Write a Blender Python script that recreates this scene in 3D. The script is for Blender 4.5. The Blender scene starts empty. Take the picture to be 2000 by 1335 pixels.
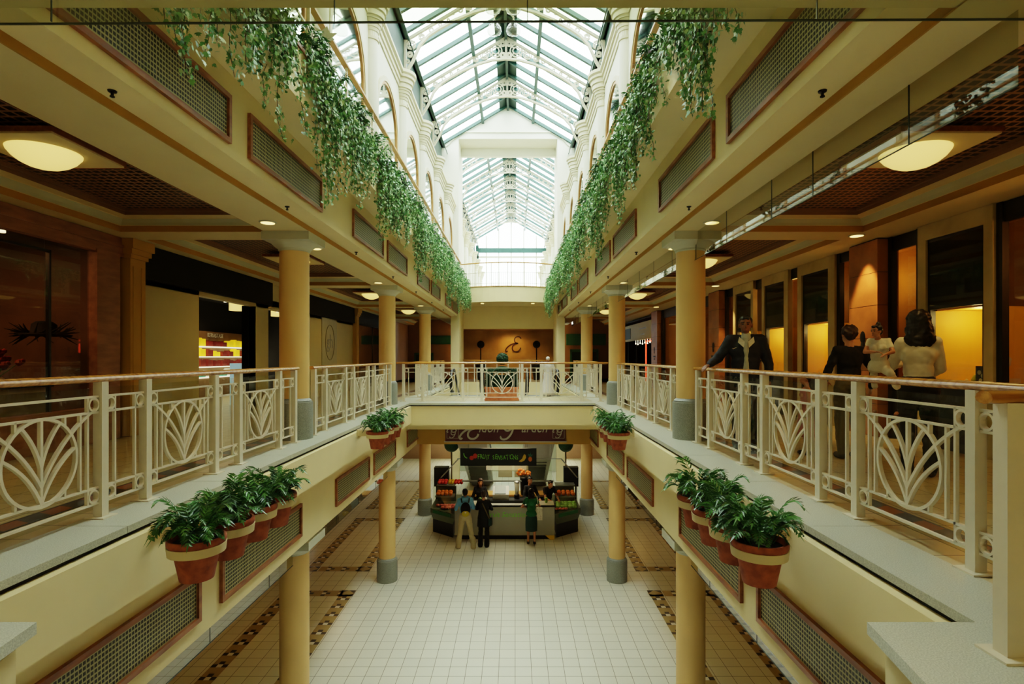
import bpy, math, random
from mathutils import Vector, Matrix
random.seed(7)
PI = math.pi
scn = bpy.context.scene
COL = scn.collection
C = -0.336                       # hall centre line (camera stands at x=0, y=0)
def X(s, h): return C + s*h
COLY = [8.16, 14.07, 19.98]
BAY = 5.91
F1 = -4.52                       # lower floor
RAILX = {-1: -3.14, 1: 2.60}
WALLX = {-1: -6.06, 1: 5.70}
ORD = ['nearest', 'second', 'third', 'fourth', 'fifth', 'sixth', 'seventh', 'eighth', 'ninth', 'tenth', 'eleventh', 'twelfth']
SIDE = {-1: 'left', 1: 'right'}

# ------------------------------------------------------------------ materials
def lin(c):
    out = []
    for v in c:
        v = v/255.0
        out.append(v/12.92 if v <= 0.04045 else ((v+0.055)/1.055)**2.4)
    return (out[0], out[1], out[2], 1)
class NT:
    def __init__(s, name):
        s.m = bpy.data.materials.new(name); s.m.use_nodes = True
        s.t = s.m.node_tree; s.n = s.t.nodes; s.l = s.t.links
        s.b = s.n['Principled BSDF']; s.out = s.n['Material Output']
    def new(s, ty, **k):
        n = s.n.new(ty)
        for a, b in k.items(): setattr(n, a, b)
        return n
    def link(s, a, b): s.l.new(a, b)
    def math(s, op, a, b=None):
        n = s.new('ShaderNodeMath', operation=op)
        for i, v in enumerate((a, b)):
            if v is None: continue
            if isinstance(v, (int, float)): n.inputs[i].default_value = v
            else: s.link(v, n.inputs[i])
        return n.outputs[0]
    def pos(s):
        if not hasattr(s, '_p'):
            g = s.new('ShaderNodeNewGeometry'); sp = s.new('ShaderNodeSeparateXYZ')
            s.link(g.outputs['Position'], sp.inputs[0]); s._p = (g.outputs['Position'], sp.outputs)
        return s._p
    def mix(s, fac, a, b):
        n = s.new('ShaderNodeMix', data_type='RGBA')
        if isinstance(fac, (int, float)): n.inputs[0].default_value = fac
        else: s.link(fac, n.inputs[0])
        for i, v in ((6, a), (7, b)):
            if isinstance(v, tuple): n.inputs[i].default_value = v
            else: s.link(v, n.inputs[i])
        return n.outputs[2]
def mat(name, col, rough=0.6, var=0.06, scale=3.0, metal=0.0, bump=0.0, spec=0.5, col2=None, stretch=None, det=4, thr=None):
    k = NT(name); b = k.b
    b.inputs['Roughness'].default_value = rough; b.inputs['Metallic'].default_value = metal
    b.inputs['Specular IOR Level'].default_value = spec
    tc = k.new('ShaderNodeTexCoord'); nz = k.new('ShaderNodeTexNoise')
    nz.inputs['Scale'].default_value = scale; nz.inputs['Detail'].default_value = det
    if stretch:
        mp = k.new('ShaderNodeMapping'); mp.inputs['Scale'].default_value = stretch
        k.link(tc.outputs['Object'], mp.inputs[0]); k.link(mp.outputs[0], nz.inputs['Vector'])
    else: k.link(tc.outputs['Object'], nz.inputs['Vector'])
    c = lin(col)
    if col2: d = lin(col2)
    else: d = tuple(min(1, v*(1-var*2)) for v in c[:3]) + (1,)
    rp = k.new('ShaderNodeValToRGB')
    rp.color_ramp.elements[0].position = 0.35 if thr is None else thr
    rp.color_ramp.elements[1].position = 0.65 if thr is None else thr+0.05
    rp.color_ramp.elements[0].color = d; rp.color_ramp.elements[1].color = c
    k.link(nz.outputs['Fac'], rp.inputs[0]); k.link(rp.outputs[0], b.inputs['Base Color'])
    if bump:
        bp = k.new('ShaderNodeBump'); bp.inputs['Strength'].default_value = bump; bp.inputs['Distance'].default_value = 0.01
        k.link(nz.outputs['Fac'], bp.inputs['Height']); k.link(bp.outputs[0], b.inputs['Normal'])
    return k.m
def emat(name, col, strength, base=(200, 190, 160)):
    k = NT(name); b = k.b
    b.inputs['Base Color'].default_value = lin(base)
    b.inputs['Emission Color'].default_value = lin(col)
    lw = k.new('ShaderNodeLayerWeight'); lw.inputs[0].default_value = 0.3
    v = k.math('SUBTRACT', 1.0, k.math('MULTIPLY', lw.outputs['Facing'], 0.35))
    k.link(k.math('MULTIPLY', v, strength), b.inputs['Emission Strength'])
    return k.m
def glass(name, tint=(235, 242, 235), refl=1.0, ior=1.5):
    k = NT(name); k.n.remove(k.b)
    tr = k.new('ShaderNodeBsdfTransparent'); tr.inputs[0].default_value = lin(tint)
    gl = k.new('ShaderNodeBsdfGlossy'); gl.inputs['Roughness'].default_value = 0.02
    fr = k.new('ShaderNodeFresnel'); fr.inputs[0].default_value = ior
    mx = k.new('ShaderNodeMixShader')
    geo = k.new('ShaderNodeNewGeometry')
    lw = k.new('ShaderNodeLayerWeight'); lw.inputs[0].default_value = 0.5
    # schlick that works for both faces
    f = k.math('ADD', 0.05*refl, k.math('MULTIPLY', k.math('POWER', lw.outputs['Facing'], 5.0), 0.9*refl))
    k.link(f, mx.inputs[0]); k.link(tr.outputs[0], mx.inputs[1]); k.link(gl.outputs[0], mx.inputs[2])
    k.link(mx.outputs[0], k.out.inputs[0])
    return k.m
def tiles(name, col, grout, size, offx, offy, g=0.012, var=0.05, rough=0.35, col2=None):
    k = NT(name); P, S = k.pos()
    def line(c, off):
        q = k.math('DIVIDE', k.math('SUBTRACT', c, off), size)
        fr = k.math('FRACT', q)
        d = k.math('ABSOLUTE', k.math('SUBTRACT', fr, 0.5))
        return k.math('GREATER_THAN', d, 0.5-g), k.math('FLOOR', q)
    ax, cx = line(S[0], offx); ay, cy = line(S[1], offy)
    m = k.math('MAXIMUM', ax, ay)
    cb = k.new('ShaderNodeCombineXYZ'); k.link(cx, cb.inputs[0]); k.link(cy, cb.inputs[1])
    wn = k.new('ShaderNodeTexWhiteNoise'); k.link(cb.outputs[0], wn.inputs['Vector'])
    c = lin(col); d = lin(col2) if col2 else tuple(v*(1-2*var) for v in c[:3])+(1,)
    base = k.mix(wn.outputs['Value'], c, d)
    nz = k.new('ShaderNodeTexNoise'); nz.inputs['Scale'].default_value = 0.6; k.link(P, nz.inputs['Vector'])
    base = k.mix(k.math('MULTIPLY', nz.outputs['Fac'], 0.25), base, tuple(v*0.8 for v in c[:3])+(1,))
    k.link(k.mix(m, base, lin(grout)), k.b.inputs['Base Color'])
    k.b.inputs['Roughness'].default_value = rough
    return k.m
def lattice(name, line, hole, size, axes=('y', 'z'), duty=0.3, diag=False, duty2=None, rough=0.5):
    k = NT(name); P, S = k.pos(); ix = {'x': 0, 'y': 1, 'z': 2}
    a, b = S[ix[axes[0]]], S[ix[axes[1]]]
    if diag: a, b = k.math('ADD', a, b), k.math('SUBTRACT', a, b)
    fa = k.math('LESS_THAN', k.math('FRACT', k.math('DIVIDE', a, size)), duty)
    fb = k.math('LESS_THAN', k.math('FRACT', k.math('DIVIDE', b, size if diag else size*1.1)), duty2 or duty)
    m = k.math('MAXIMUM', fa, fb)
    k.link(k.mix(m, lin(hole), lin(line)), k.b.inputs['Base Color']); k.b.inputs['Roughness'].default_value = rough
    return k.m

M = {}
M['wall'] = mat('cream_wall_paint', (238, 220, 168), 0.65, 0.03, 1.5)
M['wall_dark'] = mat('ochre_paint', (196, 152, 66), 0.65, 0.03, 1.5)
M['step'] = mat('ochre_step_paint', (186, 138, 50), 0.6, 0.03)
M['soffit'] = mat('soffit_paint', (224, 208, 158), 0.7, 0.03, 1.2)
M['cove'] = mat('pale_cove_paint', (196, 200, 172), 0.6, 0.02)
M['brownline'] = mat('brown_line_paint', (140, 104, 72), 0.6, 0.04)
M['column'] = mat('column_paint', (232, 192, 126), 0.5, 0.03, 2)
M['capital'] = mat('capital_paint', (205, 205, 186), 0.6, 0.02)
M['granite'] = mat('grey_granite', (158, 160, 148), 0.45, scale=160, col2=(104, 108, 100), det=2)
M['terrazzo'] = mat('terrazzo', (206, 207, 190), 0.3, scale=150, col2=(172, 174, 158), det=2)
M['dark'] = mat('dark_gap', (20, 20, 16), 0.7, 0.1)
M['white'] = mat('white_plaster', (220, 219, 204), 0.6, 0.02, 1)
M['offwhite'] = mat('offwhite_moulding', (204, 198, 172), 0.6, 0.02)
M['rail'] = mat('cream_rail_paint', (224, 214, 190), 0.4, 0.03, 8)
M['wood'] = mat('oak_handrail', (206, 146, 64), 0.25, scale=2.5, col2=(160, 100, 38), stretch=(9, 0.7, 9), det=6)
M['woodx'] = mat('oak_handrail_cross', (206, 146, 64), 0.25, scale=2.5, col2=(142, 86, 30), stretch=(0.7, 9, 9), det=6)
M['frame'] = mat('brown_timber_frame', (164, 102, 58), 0.4, scale=4, col2=(128, 72, 38), stretch=(5, 1, 5))
M['timber'] = mat('light_timber_trim', (206, 158, 96), 0.45, scale=4, col2=(180, 128, 72))
M['vent'] = lattice('perforated_vent_panel', (176, 170, 124), (10, 12, 8), 0.034, ('y', 'z'), 0.25, duty2=0.34)
M['crate'] = lattice('ceiling_egg_crate', (158, 118, 86), (9, 7, 7), 0.095, ('x', 'y'), 0.26, duty2=.3)
M['green'] = mat('green_painted_steel', (30, 72, 66), 0.45, 0.08)
M['greendk'] = mat('dark_green_steel', (16, 52, 44), 0.5, 0.1)
M['iron'] = mat('white_cast_iron', (180, 174, 150), 0.5, 0.05)
M['smoke'] = glass('smoke_barrier_glass', (208, 212, 188), 2.2)
M['roofglass'] = glass('roof_glass', (240, 248, 244), 0.8)
M['glass'] = glass('clear_glass', (232, 236, 222), 1.0)
M['glassedge'] = mat('glass_edge', (48, 60, 48), 0.3)
M['shopglass'] = glass('shop_glass', (190, 182, 160), 1.1)
k = NT('mirror_window'); k.b.inputs['Metallic'].default_value = 1; k.b.inputs['Roughness'].default_value = 0.03
nz = k.new('ShaderNodeTexNoise'); nz.inputs['Scale'].default_value = 0.8
k.link(k.mix(nz.outputs['Fac'], (0.62, 0.68, 0.66, 1), (0.75, 0.8, 0.78, 1)), k.b.inputs['Base Color']); M['mirror'] = k.m
M['tile1'] = tiles('lower_floor_tile', (224, 221, 202), (116, 110, 88), 0.30, 0.0, 0.221, 0.016, 0.035, 0.3)
M['tile2'] = tiles('gallery_floor_tile', (196, 180, 140), (92, 78, 54), 0.30, 0.1, 0.05, 0.016, 0.06, 0.28)
M['tilebk'] = mat('black_border_tile', (38, 34, 30), 0.35)
M['tilewh'] = mat('white_border_tile', (225, 220, 205), 0.35)
M['tiletan'] = mat('tan_border_tile', (168, 146, 92), 0.4)
M['tilered'] = mat('terracotta_border_tile', (150, 92, 58), 0.4)
M['tileblue'] = mat('slate_border_tile', (66, 72, 82), 0.4)
M['terracotta'] = mat('terracotta_pot', (176, 92, 56), 0.7, scale=14, col2=(140, 66, 42), bump=0.1)
M['band'] = mat('cream_pot_band', (226, 208, 160), 0.5, 0.03)
M['soil'] = mat('potting_soil', (40, 28, 18), 0.95, scale=60, col2=(16, 11, 8), bump=0.6)
M['palm'] = mat('palm_leaf', (84, 142, 62), 0.4, scale=9, col2=(34, 82, 34))
M['ivy'] = mat('ivy_leaf', (112, 166, 88), 0.5, scale=5, col2=(48, 110, 50))
M['ivy2'] = mat('variegated_ivy_leaf', (196, 216, 162), 0.5, scale=7, col2=(118, 168, 98))
M['stem'] = mat('ivy_stem', (98, 84, 50), 0.7)
M['hedge'] = mat('hedge_leaf', (34, 82, 38), 0.6, scale=30, col2=(12, 40, 18), bump=0.5)
M['black'] = mat('black_paint', (14, 14, 14), 0.4, 0.2)
M['sign_dark'] = mat('dark_fascia_sign', (17, 17, 12), 0.7, 0.15, spec=0.2)
M['panel_cream'] = mat('shopfront_cream_panel', (196, 182, 136), 0.6, 0.02)
M['pinkwood'] = mat('pink_brown_timber', (166, 116, 88), 0.5, scale=3, col2=(140, 94, 70), stretch=(4, 1, 4))
M['stone'] = mat('veined_stone', (206, 188, 138), 0.4, scale=1.6, col2=(172, 152, 104), det=8)
M['brownstone'] = mat('brown_marble_pillar', (184, 122, 66), 0.35, scale=2.5, col2=(150, 94, 50), det=6)
M['niche'] = mat('yellow_display_lining', (236, 190, 70), 0.6, 0.03)
M['amber'] = mat('amber_interior_wall', (206, 158, 84), 0.5, 0.06)
M['bowl'] = emat('lit_bowl_glass', (255, 214, 112), 1.0)
M['lamp'] = emat('warm_lamp', (255, 214, 120), 3.0)
M['spark'] = emat('tiny_lamp', (255, 236, 190), 5.0)
M['neon'] = emat('red_neon', (255, 60, 36), 1.6)
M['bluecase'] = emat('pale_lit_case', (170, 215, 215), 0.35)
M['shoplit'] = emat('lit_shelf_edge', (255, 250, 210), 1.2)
M['yellowlit'] = emat('glowing_yellow_product', (240, 200, 30), 0.35, (230, 190, 40))  # glow put into the box colour; the boxes are no lamps
M['redprod'] = mat('dark_red_product', (120, 30, 22), 0.5, 0.2)
M['tealprod'] = mat('teal_product', (60, 150, 130), 0.5)
M['teal'] = mat('teal_paint', (50, 110, 92), 0.5)
M['coral'] = mat('coral_wall', (156, 118, 90), 0.7, 0.04)
M['brassbrown'] = mat('bronze_panel', (196, 150, 78), 0.45, scale=1.2, col2=(168, 122, 60))
M['purple'] = mat('plum_sign', (92, 36, 50), 0.6, 0.04)
M['silver'] = mat('silver_lettering', (200, 196, 180), 0.4)
M['signgreen'] = mat('green_lettering', (140, 232, 90), 0.5)
M['signblack'] = mat('black_sign_board', (12, 18, 14), 0.5)
M['counter'] = mat('pale_counter_panel', (172, 170, 158), 0.5, 0.02)
M['casegreen'] = mat('grey_green_case', (92, 104, 88), 0.4)
M['casestripe'] = mat('green_case_stripe', (36, 110, 74), 0.4)
M['metal'] = mat('brushed_metal', (150, 152, 146), 0.35, metal=0.7)
M['orange'] = mat('orange_fruit', (228, 118, 30), 0.5, scale=30, bump=0.1)
M['redfruit'] = mat('red_fruit', (206, 48, 34), 0.35)
M['yellowfruit'] = mat('yellow_fruit', (232, 190, 50), 0.4)
M['greenfruit'] = mat('green_fruit', (140, 190, 90), 0.4)
M['pinkfruit'] = mat('pink_wrapped_fruit', (214, 110, 110), 0.4)
M['skin'] = mat('skin', (188, 130, 96), 0.5, 0.04)
M['skin2'] = mat('tan_skin', (136, 88, 62), 0.5, 0.04)
M['hair'] = mat('black_hair', (22, 16, 14), 0.4, 0.3, 20, stretch=(4, 4, 1))
M['hairbr'] = mat('brown_hair', (62, 38, 26), 0.45, 0.3, 20)
M['navy'] = mat('navy_jacket', (24, 28, 44), 0.7, 0.15)
M['cloth_black'] = mat('black_cloth', (20, 18, 20), 0.85, 0.2)
M['cloth_white'] = mat('white_cloth', (226, 220, 204), 0.85, 0.05, 8, bump=0.3)
M['cloth_grey'] = mat('pale_grey_shirt', (186, 190, 180), 0.85, 0.06)
M['cloth_blue'] = mat('blue_hoodie', (112, 170, 216), 0.85, 0.08)
M['khaki'] = mat('khaki_cloth', (196, 180, 138), 0.85, 0.06)
M['olive'] = mat('olive_cloth', (96, 88, 62), 0.85, 0.08)
M['pink'] = mat('pink_cloth', (206, 130, 124), 0.85, 0.06)
M['greencl'] = mat('green_top', (34, 110, 70), 0.85, 0.08)
M['tealcl'] = mat('dark_teal_skirt', (28, 62, 58), 0.85, 0.1)
M['robe'] = mat('pale_grey_robe', (204, 200, 194), 0.85, 0.04)
M['shoe'] = mat('shoe_leather', (30, 26, 24), 0.5)
M['yellowbag'] = mat('yellow_bag_cloth', (196, 176, 40), 0.8)
M['escal'] = mat('escalator_steel', (120, 122, 118), 0.3, metal=0.6)

# ------------------------------------------------------------------ mesh builder
class MB:
    def __init__(s): s.v = []; s.f = []; s.mi = []
    def add(s, vs, fs, mi=0):
        n = len(s.v); s.v += [tuple(p) for p in vs]
        s.f += [tuple(i+n for i in q) for q in fs]; s.mi += [mi]*len(fs); return s
    def box(s, x0, x1, y0, y1, z0, z1, mi=0):
        if x0 > x1: x0, x1 = x1, x0
        if y0 > y1: y0, y1 = y1, y0
        if z0 > z1: z0, z1 = z1, z0
        return s.add([(x0,y0,z0),(x1,y0,z0),(x1,y1,z0),(x0,y1,z0),(x0,y0,z1),(x1,y0,z1),(x1,y1,z1),(x0,y1,z1)],
              [(0,3,2,1),(4,5,6,7),(0,1,5,4),(1,2,6,5),(2,3,7,6),(3,0,4,7)], mi)
    def bar(s, p, q, w, h=None, mi=0, up=None):
        p = Vector(p); q = Vector(q); h = h or w; d = (q-p).normalized()
        u = Vector(up) if up else (Vector((0,0,1)) if abs(d.z) < 0.95 else Vector((0,1,0)))
        a = d.cross(u).normalized(); b = a.cross(d).normalized()
        vs = []
        for e in (p, q):
            for i, j in ((-1,-1),(1,-1),(1,1),(-1,1)): vs.append(e+a*(i*w/2)+b*(j*h/2))
        return s.add(vs, [(0,1,2,3),(7,6,5,4),(0,4,5,1),(1,5,6,2),(2,6,7,3),(3,7,4,0)], mi)
    def path(s, pts, w, h, normal, mi=0):
        """rectangular section swept in a plane with the given normal; w in plane, h along the normal"""
        N = Vector(normal).normalized(); P = [Vector(p) for p in pts]; vs = []; n = len(P)
        closed = (P[0]-P[-1]).length < 1e-6
        if closed: P = P[:-1]; n -= 1
        for i in range(n):
            a = P[(i-1) % n] if closed or i > 0 else P[i]; b = P[(i+1) % n] if closed or i < n-1 else P[i]
            t = (b-a).normalized(); o = t.cross(N).normalized()
            for x, y in ((-1,-1),(1,-1),(1,1),(-1,1)): vs.append(P[i]+o*(x*w/2)+N*(y*h/2))
        fs = []
        for i in range(n if closed else n-1):
            j = (i+1) % n
            for c in range(4): fs.append((i*4+c, i*4+(c+1)%4, j*4+(c+1)%4, j*4+c))
        if not closed: fs += [(3,2,1,0), tuple((n-1)*4+c for c in range(4))]
        return s.add(vs, fs, mi)
    def tube(s, pts, r, n=8, mi=0, r2=None):
        P = [Vector(p) for p in pts]; vs = []; m = len(P); prev = None
        for i in range(m):
            a = P[max(i-1, 0)]; b = P[min(i+1, m-1)]; t = (b-a).normalized()
            u = prev if prev is not None else (Vector((0,0,1)) if abs(t.z) < 0.9 else Vector((1,0,0)))
            u = (u - t*u.dot(t)).normalized(); prev = u; w = t.cross(u)
            rr = r if r2 is None else r+(r2-r)*i/(m-1)
            for k_ in range(n):
                an = 2*PI*k_/n; vs.append(P[i]+u*(rr*math.cos(an))+w*(rr*math.sin(an)))
        fs = [(i*n+k_, i*n+(k_+1)%n, (i+1)*n+(k_+1)%n, (i+1)*n+k_) for i in range(m-1) for k_ in range(n)]
        fs += [tuple(range(n-1, -1, -1)), tuple((m-1)*n+k_ for k_ in range(n))]
        return s.add(vs, fs, mi)
    def lathe(s, prof, n=32, c=(0,0,0), mi=0, a0=0, a1=2*PI, sx=1, sy=1):
        full = abs(a1-a0-2*PI) < 1e-6; k_ = n if full else n+1; vs = []
        for r, z in prof:
            for i in range(k_):
                a = a0+(a1-a0)*i/n; vs.append((c[0]+r*sx*math.cos(a), c[1]+r*sy*math.sin(a), c[2]+z))
        fs = []
        for j in range(len(prof)-1):
            for i in range(n):
                i2 = (i+1) % k_
                fs.append((j*k_+i, j*k_+i2, (j+1)*k_+i2, (j+1)*k_+i))
        if prof[0][0] > 1e-6: fs.append(tuple(range(k_-1, -1, -1)))
        if prof[-1][0] > 1e-6: fs.append(tuple((len(prof)-1)*k_+i for i in range(k_)))
        return s.add(vs, fs, mi)
    def prism(s, poly, y0, y1, mi=0, ax='y'):
        """poly in (x,z), extruded along y (ax='y'); ax='x': poly in (y,z); ax='z': poly in (x,y)"""
        n = len(poly); f = {'y': lambda a, b, t: (a, t, b), 'x': lambda a, b, t: (t, a, b), 'z': lambda a, b, t: (a, b, t)}[ax]
        vs = [f(a, b, y0) for a, b in poly]+[f(a, b, y1) for a, b in poly]
        fs = [(i, (i+1) % n, n+(i+1) % n, n+i) for i in range(n)]+[tuple(range(n-1, -1, -1)), tuple(range(n, 2*n))]
        return s.add(vs, fs, mi)
    def ball(s, c, r, n=16, mi=0, rot=None):
        if isinstance(r, (int, float)): r = (r, r, r)
        vs = []; m = n//2
        for j in range(1, m):
            t = PI*j/m
            for i in range(n):
                a = 2*PI*i/n; vs.append(Vector((r[0]*math.sin(t)*math.cos(a), r[1]*math.sin(t)*math.sin(a), r[2]*math.cos(t))))
        vs += [Vector((0,0,r[2])), Vector((0,0,-r[2]))]
        if rot: vs = [rot @ v for v in vs]
        vs = [v+Vector(c) for v in vs]; T = (m-1)*n
        fs = [(j*n+i, (j+1)*n+i, (j+1)*n+(i+1) % n, j*n+(i+1) % n) for j in range(m-2) for i in range(n)]
        fs += [(T, i, (i+1) % n) for i in range(n)]+[(T+1, (m-2)*n+(i+1) % n, (m-2)*n+i) for i in range(n)]
        return s.add(vs, fs, mi)
    def cap(s, p, q, r1, r2, n=14, mi=0):
        p = Vector(p); q = Vector(q); d = q-p; L = d.length
        if L < 1e-6: return s.ball(p, r1, n, mi)
        z = d/L; x = z.orthogonal().normalized(); y = z.cross(x); prof = []
        for j in range(5): t = PI/2*j/4; prof.append((r1*math.sin(t), -r1*math.cos(t)))
        for j in range(5): t = PI/2*j/4; prof.append((r2*math.cos(t), L+r2*math.sin(t)))
        prof[0] = (0.001, prof[0][1]); prof[-1] = (0.001, prof[-1][1]); vs = []
        for r, h in prof:
            for i in range(n):
                a = 2*PI*i/n; vs.append(p+z*h+x*(r*math.cos(a))+y*(r*math.sin(a)))
        m = len(prof)
        fs = [(j*n+i, j*n+(i+1) % n, (j+1)*n+(i+1) % n, (j+1)*n+i) for j in range(m-1) for i in range(n)]
        fs += [tuple(range(n-1, -1, -1)), tuple((m-1)*n+i for i in range(n))]
        return s.add(vs, fs, mi)
    def build(s, name, mats, parent=None, smooth=False, world=True, kind=None):
        me = bpy.data.meshes.new(name)
        vs = s.v
        if parent is not None and world:
            inv = parent.matrix_basis.inverted()
            if parent.parent is not None: inv = (parent.parent.matrix_basis @ parent.matrix_basis).inverted()
            vs = [tuple(inv @ Vector(v)) for v in vs]
        me.from_pydata(vs, [], s.f)
        if not isinstance(mats, (list, tuple)): mats = [mats]
        for m in mats: me.materials.append(M[m] if isinstance(m, str) else m)
        me.polygons.foreach_set('material_index', s.mi)
        if smooth:
            me.polygons.foreach_set('use_smooth', [True]*len(me.polygons))
        me.update()
        o = bpy.data.objects.new(name, me); COL.objects.link(o)
        if smooth == 'auto':
            try: me.set_sharp_from_angle(angle=0.7)
            except Exception: pass
        if parent is not None: o.parent = parent
        if kind: o['kind'] = kind
        return o
def thing(name, label, cat, loc=(0,0,0), rz=0, group=None, kind=None):
    o = bpy.data.objects.new(name, None); COL.objects.link(o)
    o.empty_display_size = 0.1; o.location = loc; o.rotation_euler = (0,0,rz)
    o.matrix_basis = Matrix.Translation(loc) @ Matrix.Rotation(rz, 4, 'Z')
    return tag(o, label, cat, group, kind)
def tag(o, label=None, cat=None, group=None, kind=None):
    if label: o['label'] = label
    if cat: o['category'] = cat
    if group: o['group'] = group
    if kind: o['kind'] = kind
    return o
def kids(o): return [c for c in bpy.data.objects if c.parent == o]
KIDS = {}
def copytree(o, loc=None, rz=None, label=None, group=None, sx=1):
    c = o.copy(); COL.objects.link(c)
    if loc is not None:
        c.location = loc
    if rz is not None: c.rotation_euler = (0,0,rz)
    if sx != 1: c.scale = (sx, c.scale[1], c.scale[2])
    if label: c['label'] = label
    if group: c['group'] = group
    for ch in (KIDS.setdefault(o.name, kids(o))):
        d = ch.copy(); COL.objects.link(d); d.parent = c
        for g in (KIDS.setdefault(ch.name, kids(ch))):
            e = g.copy(); COL.objects.link(e); e.parent = d
    return c
def struct(name, mb, m, label=None, cat=None, smooth=False):
    o = mb.build(name, m, smooth=smooth); o['kind'] = 'structure'
    if label: o['label'] = label; o['category'] = cat or 'structure'
    return o
def text(body, size, m, name, parent, loc, rot, ext=0.006, shear=0.0, align='CENTER', sx=1.0):
    cu = bpy.data.curves.new('t', 'FONT'); cu.body = body; cu.size = size; cu.extrude = ext; cu.shear = shear
    cu.align_x = align; cu.align_y = 'CENTER'; cu.resolution_u = 3
    to = bpy.data.objects.new('t', cu); COL.objects.link(to)
    dg = bpy.context.evaluated_depsgraph_get(); dg.update()
    me = bpy.data.meshes.new_from_object(to.evaluated_get(dg))
    bpy.data.objects.remove(to); bpy.data.curves.remove(cu)
    mt = Matrix.Translation(loc) @ rot.to_4x4() @ Matrix.Diagonal((sx, 1, 1, 1))
    if parent is not None: mt = parent.matrix_basis.inverted() @ mt
    me.transform(mt); me.materials.clear(); me.materials.append(M[m]); me.name = name
    o = bpy.data.objects.new(name, me); COL.objects.link(o)
    if parent is not None: o.parent = parent
    return o
def light(kind, loc, energy, col=(255, 214, 140), size=0.1, rot=None, spot=None, name='lamp'):
    l = bpy.data.lights.new(name, kind); l.energy = energy; l.color = lin(col)[:3]
    if kind == 'AREA': l.size = size
    else: l.shadow_soft_size = size
    if spot: l.spot_size = spot; l.spot_blend = 0.6
    o = bpy.data.objects.new(name, l); COL.objects.link(o); o.location = loc
    if rot: o.rotation_euler = rot
    return o
FRONT = Matrix(((1,0,0),(0,0,-1),(0,1,0)))                     # text faces -Y
def faceX(s):                                                  # text on a side wall, facing the hall
    return Matrix(((0,0,-s),(s*-1,0,0),(0,1,0))) if s > 0 else Matrix(((0,0,1),(1,0,0),(0,1,0)))

YN, YF = -3.0, 31.0        # near and far ends of the place
# ================================================================== SHELL
struct('floor', MB().box(-10.5, 10.5, YN, 40, F1-0.2, F1), 'tile1')
ntrim = [0]
def trim(mb, m, smooth=False):
    ntrim[0] += 1
    return struct('trim_%d' % ntrim[0], mb, m, smooth=smooth)
# border frames in the lower floor
random.seed(3)
for s in (-1, 1):
    mb = MB(); z = F1+0.003; t = 0.1
    def cell(x, y, m, w=t):
        mb.add([(x,y,z),(x+w,y,z),(x+w,y+w,z),(x,y+w,z)], [(0,1,2,3)], m)
    xi, xo = X(s, 3.74), X(s, 5.15)
    x0, x1 = min(xi, xo), max(xi, xo)
    for (ya, yb) in ((2.9, 7.45), (8.9, 13.27), (14.8, 19.3), (20.8, 25.2)):
        n = int(round((yb-ya)/t)); nx = int(round((x1-x0)/t))
        for xc in (x0, x1):
            for i in range(2, n-1):
                for j in range(3):
                    q = (i+j) % 3; mm = 2
                    if (i // 2) % 2 == 0:
                        mm = 0 if (i+j) % 2 == 0 else (1 if j == 1 else 2)
                    cell(xc-0.15+j*t, ya+i*t, mm)
        for yc in (ya, yb):
            for i in range(2, nx-1):
                for j in range(3):
                    mm = 2
                    if (i // 2) % 2 == 0: mm = 0 if (i+j) % 2 == 0 else (1 if j == 1 else 2)
                    cell(x0+i*t, yc-0.15+j*t, mm)
        for xc in (x0, x1):
            for yc in (ya, yb):
                r = 0.17
                for a, b in ((-1,-1),(1,-1),(1,1),(-1,1)):
                    mb.add([(xc+a*r,yc+b*r,z),(xc+a*r,yc,z),(xc,yc+b*r,z)], [(0,1,2)], 0)
                mb.add([(xc-r,yc,z),(xc,yc-r,z),(xc+r,yc,z),(xc,yc+r,z)], [(0,1,2,3)], 2)
    trim(mb, ['tilebk', 'tilewh', 'tiletan'])

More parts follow.
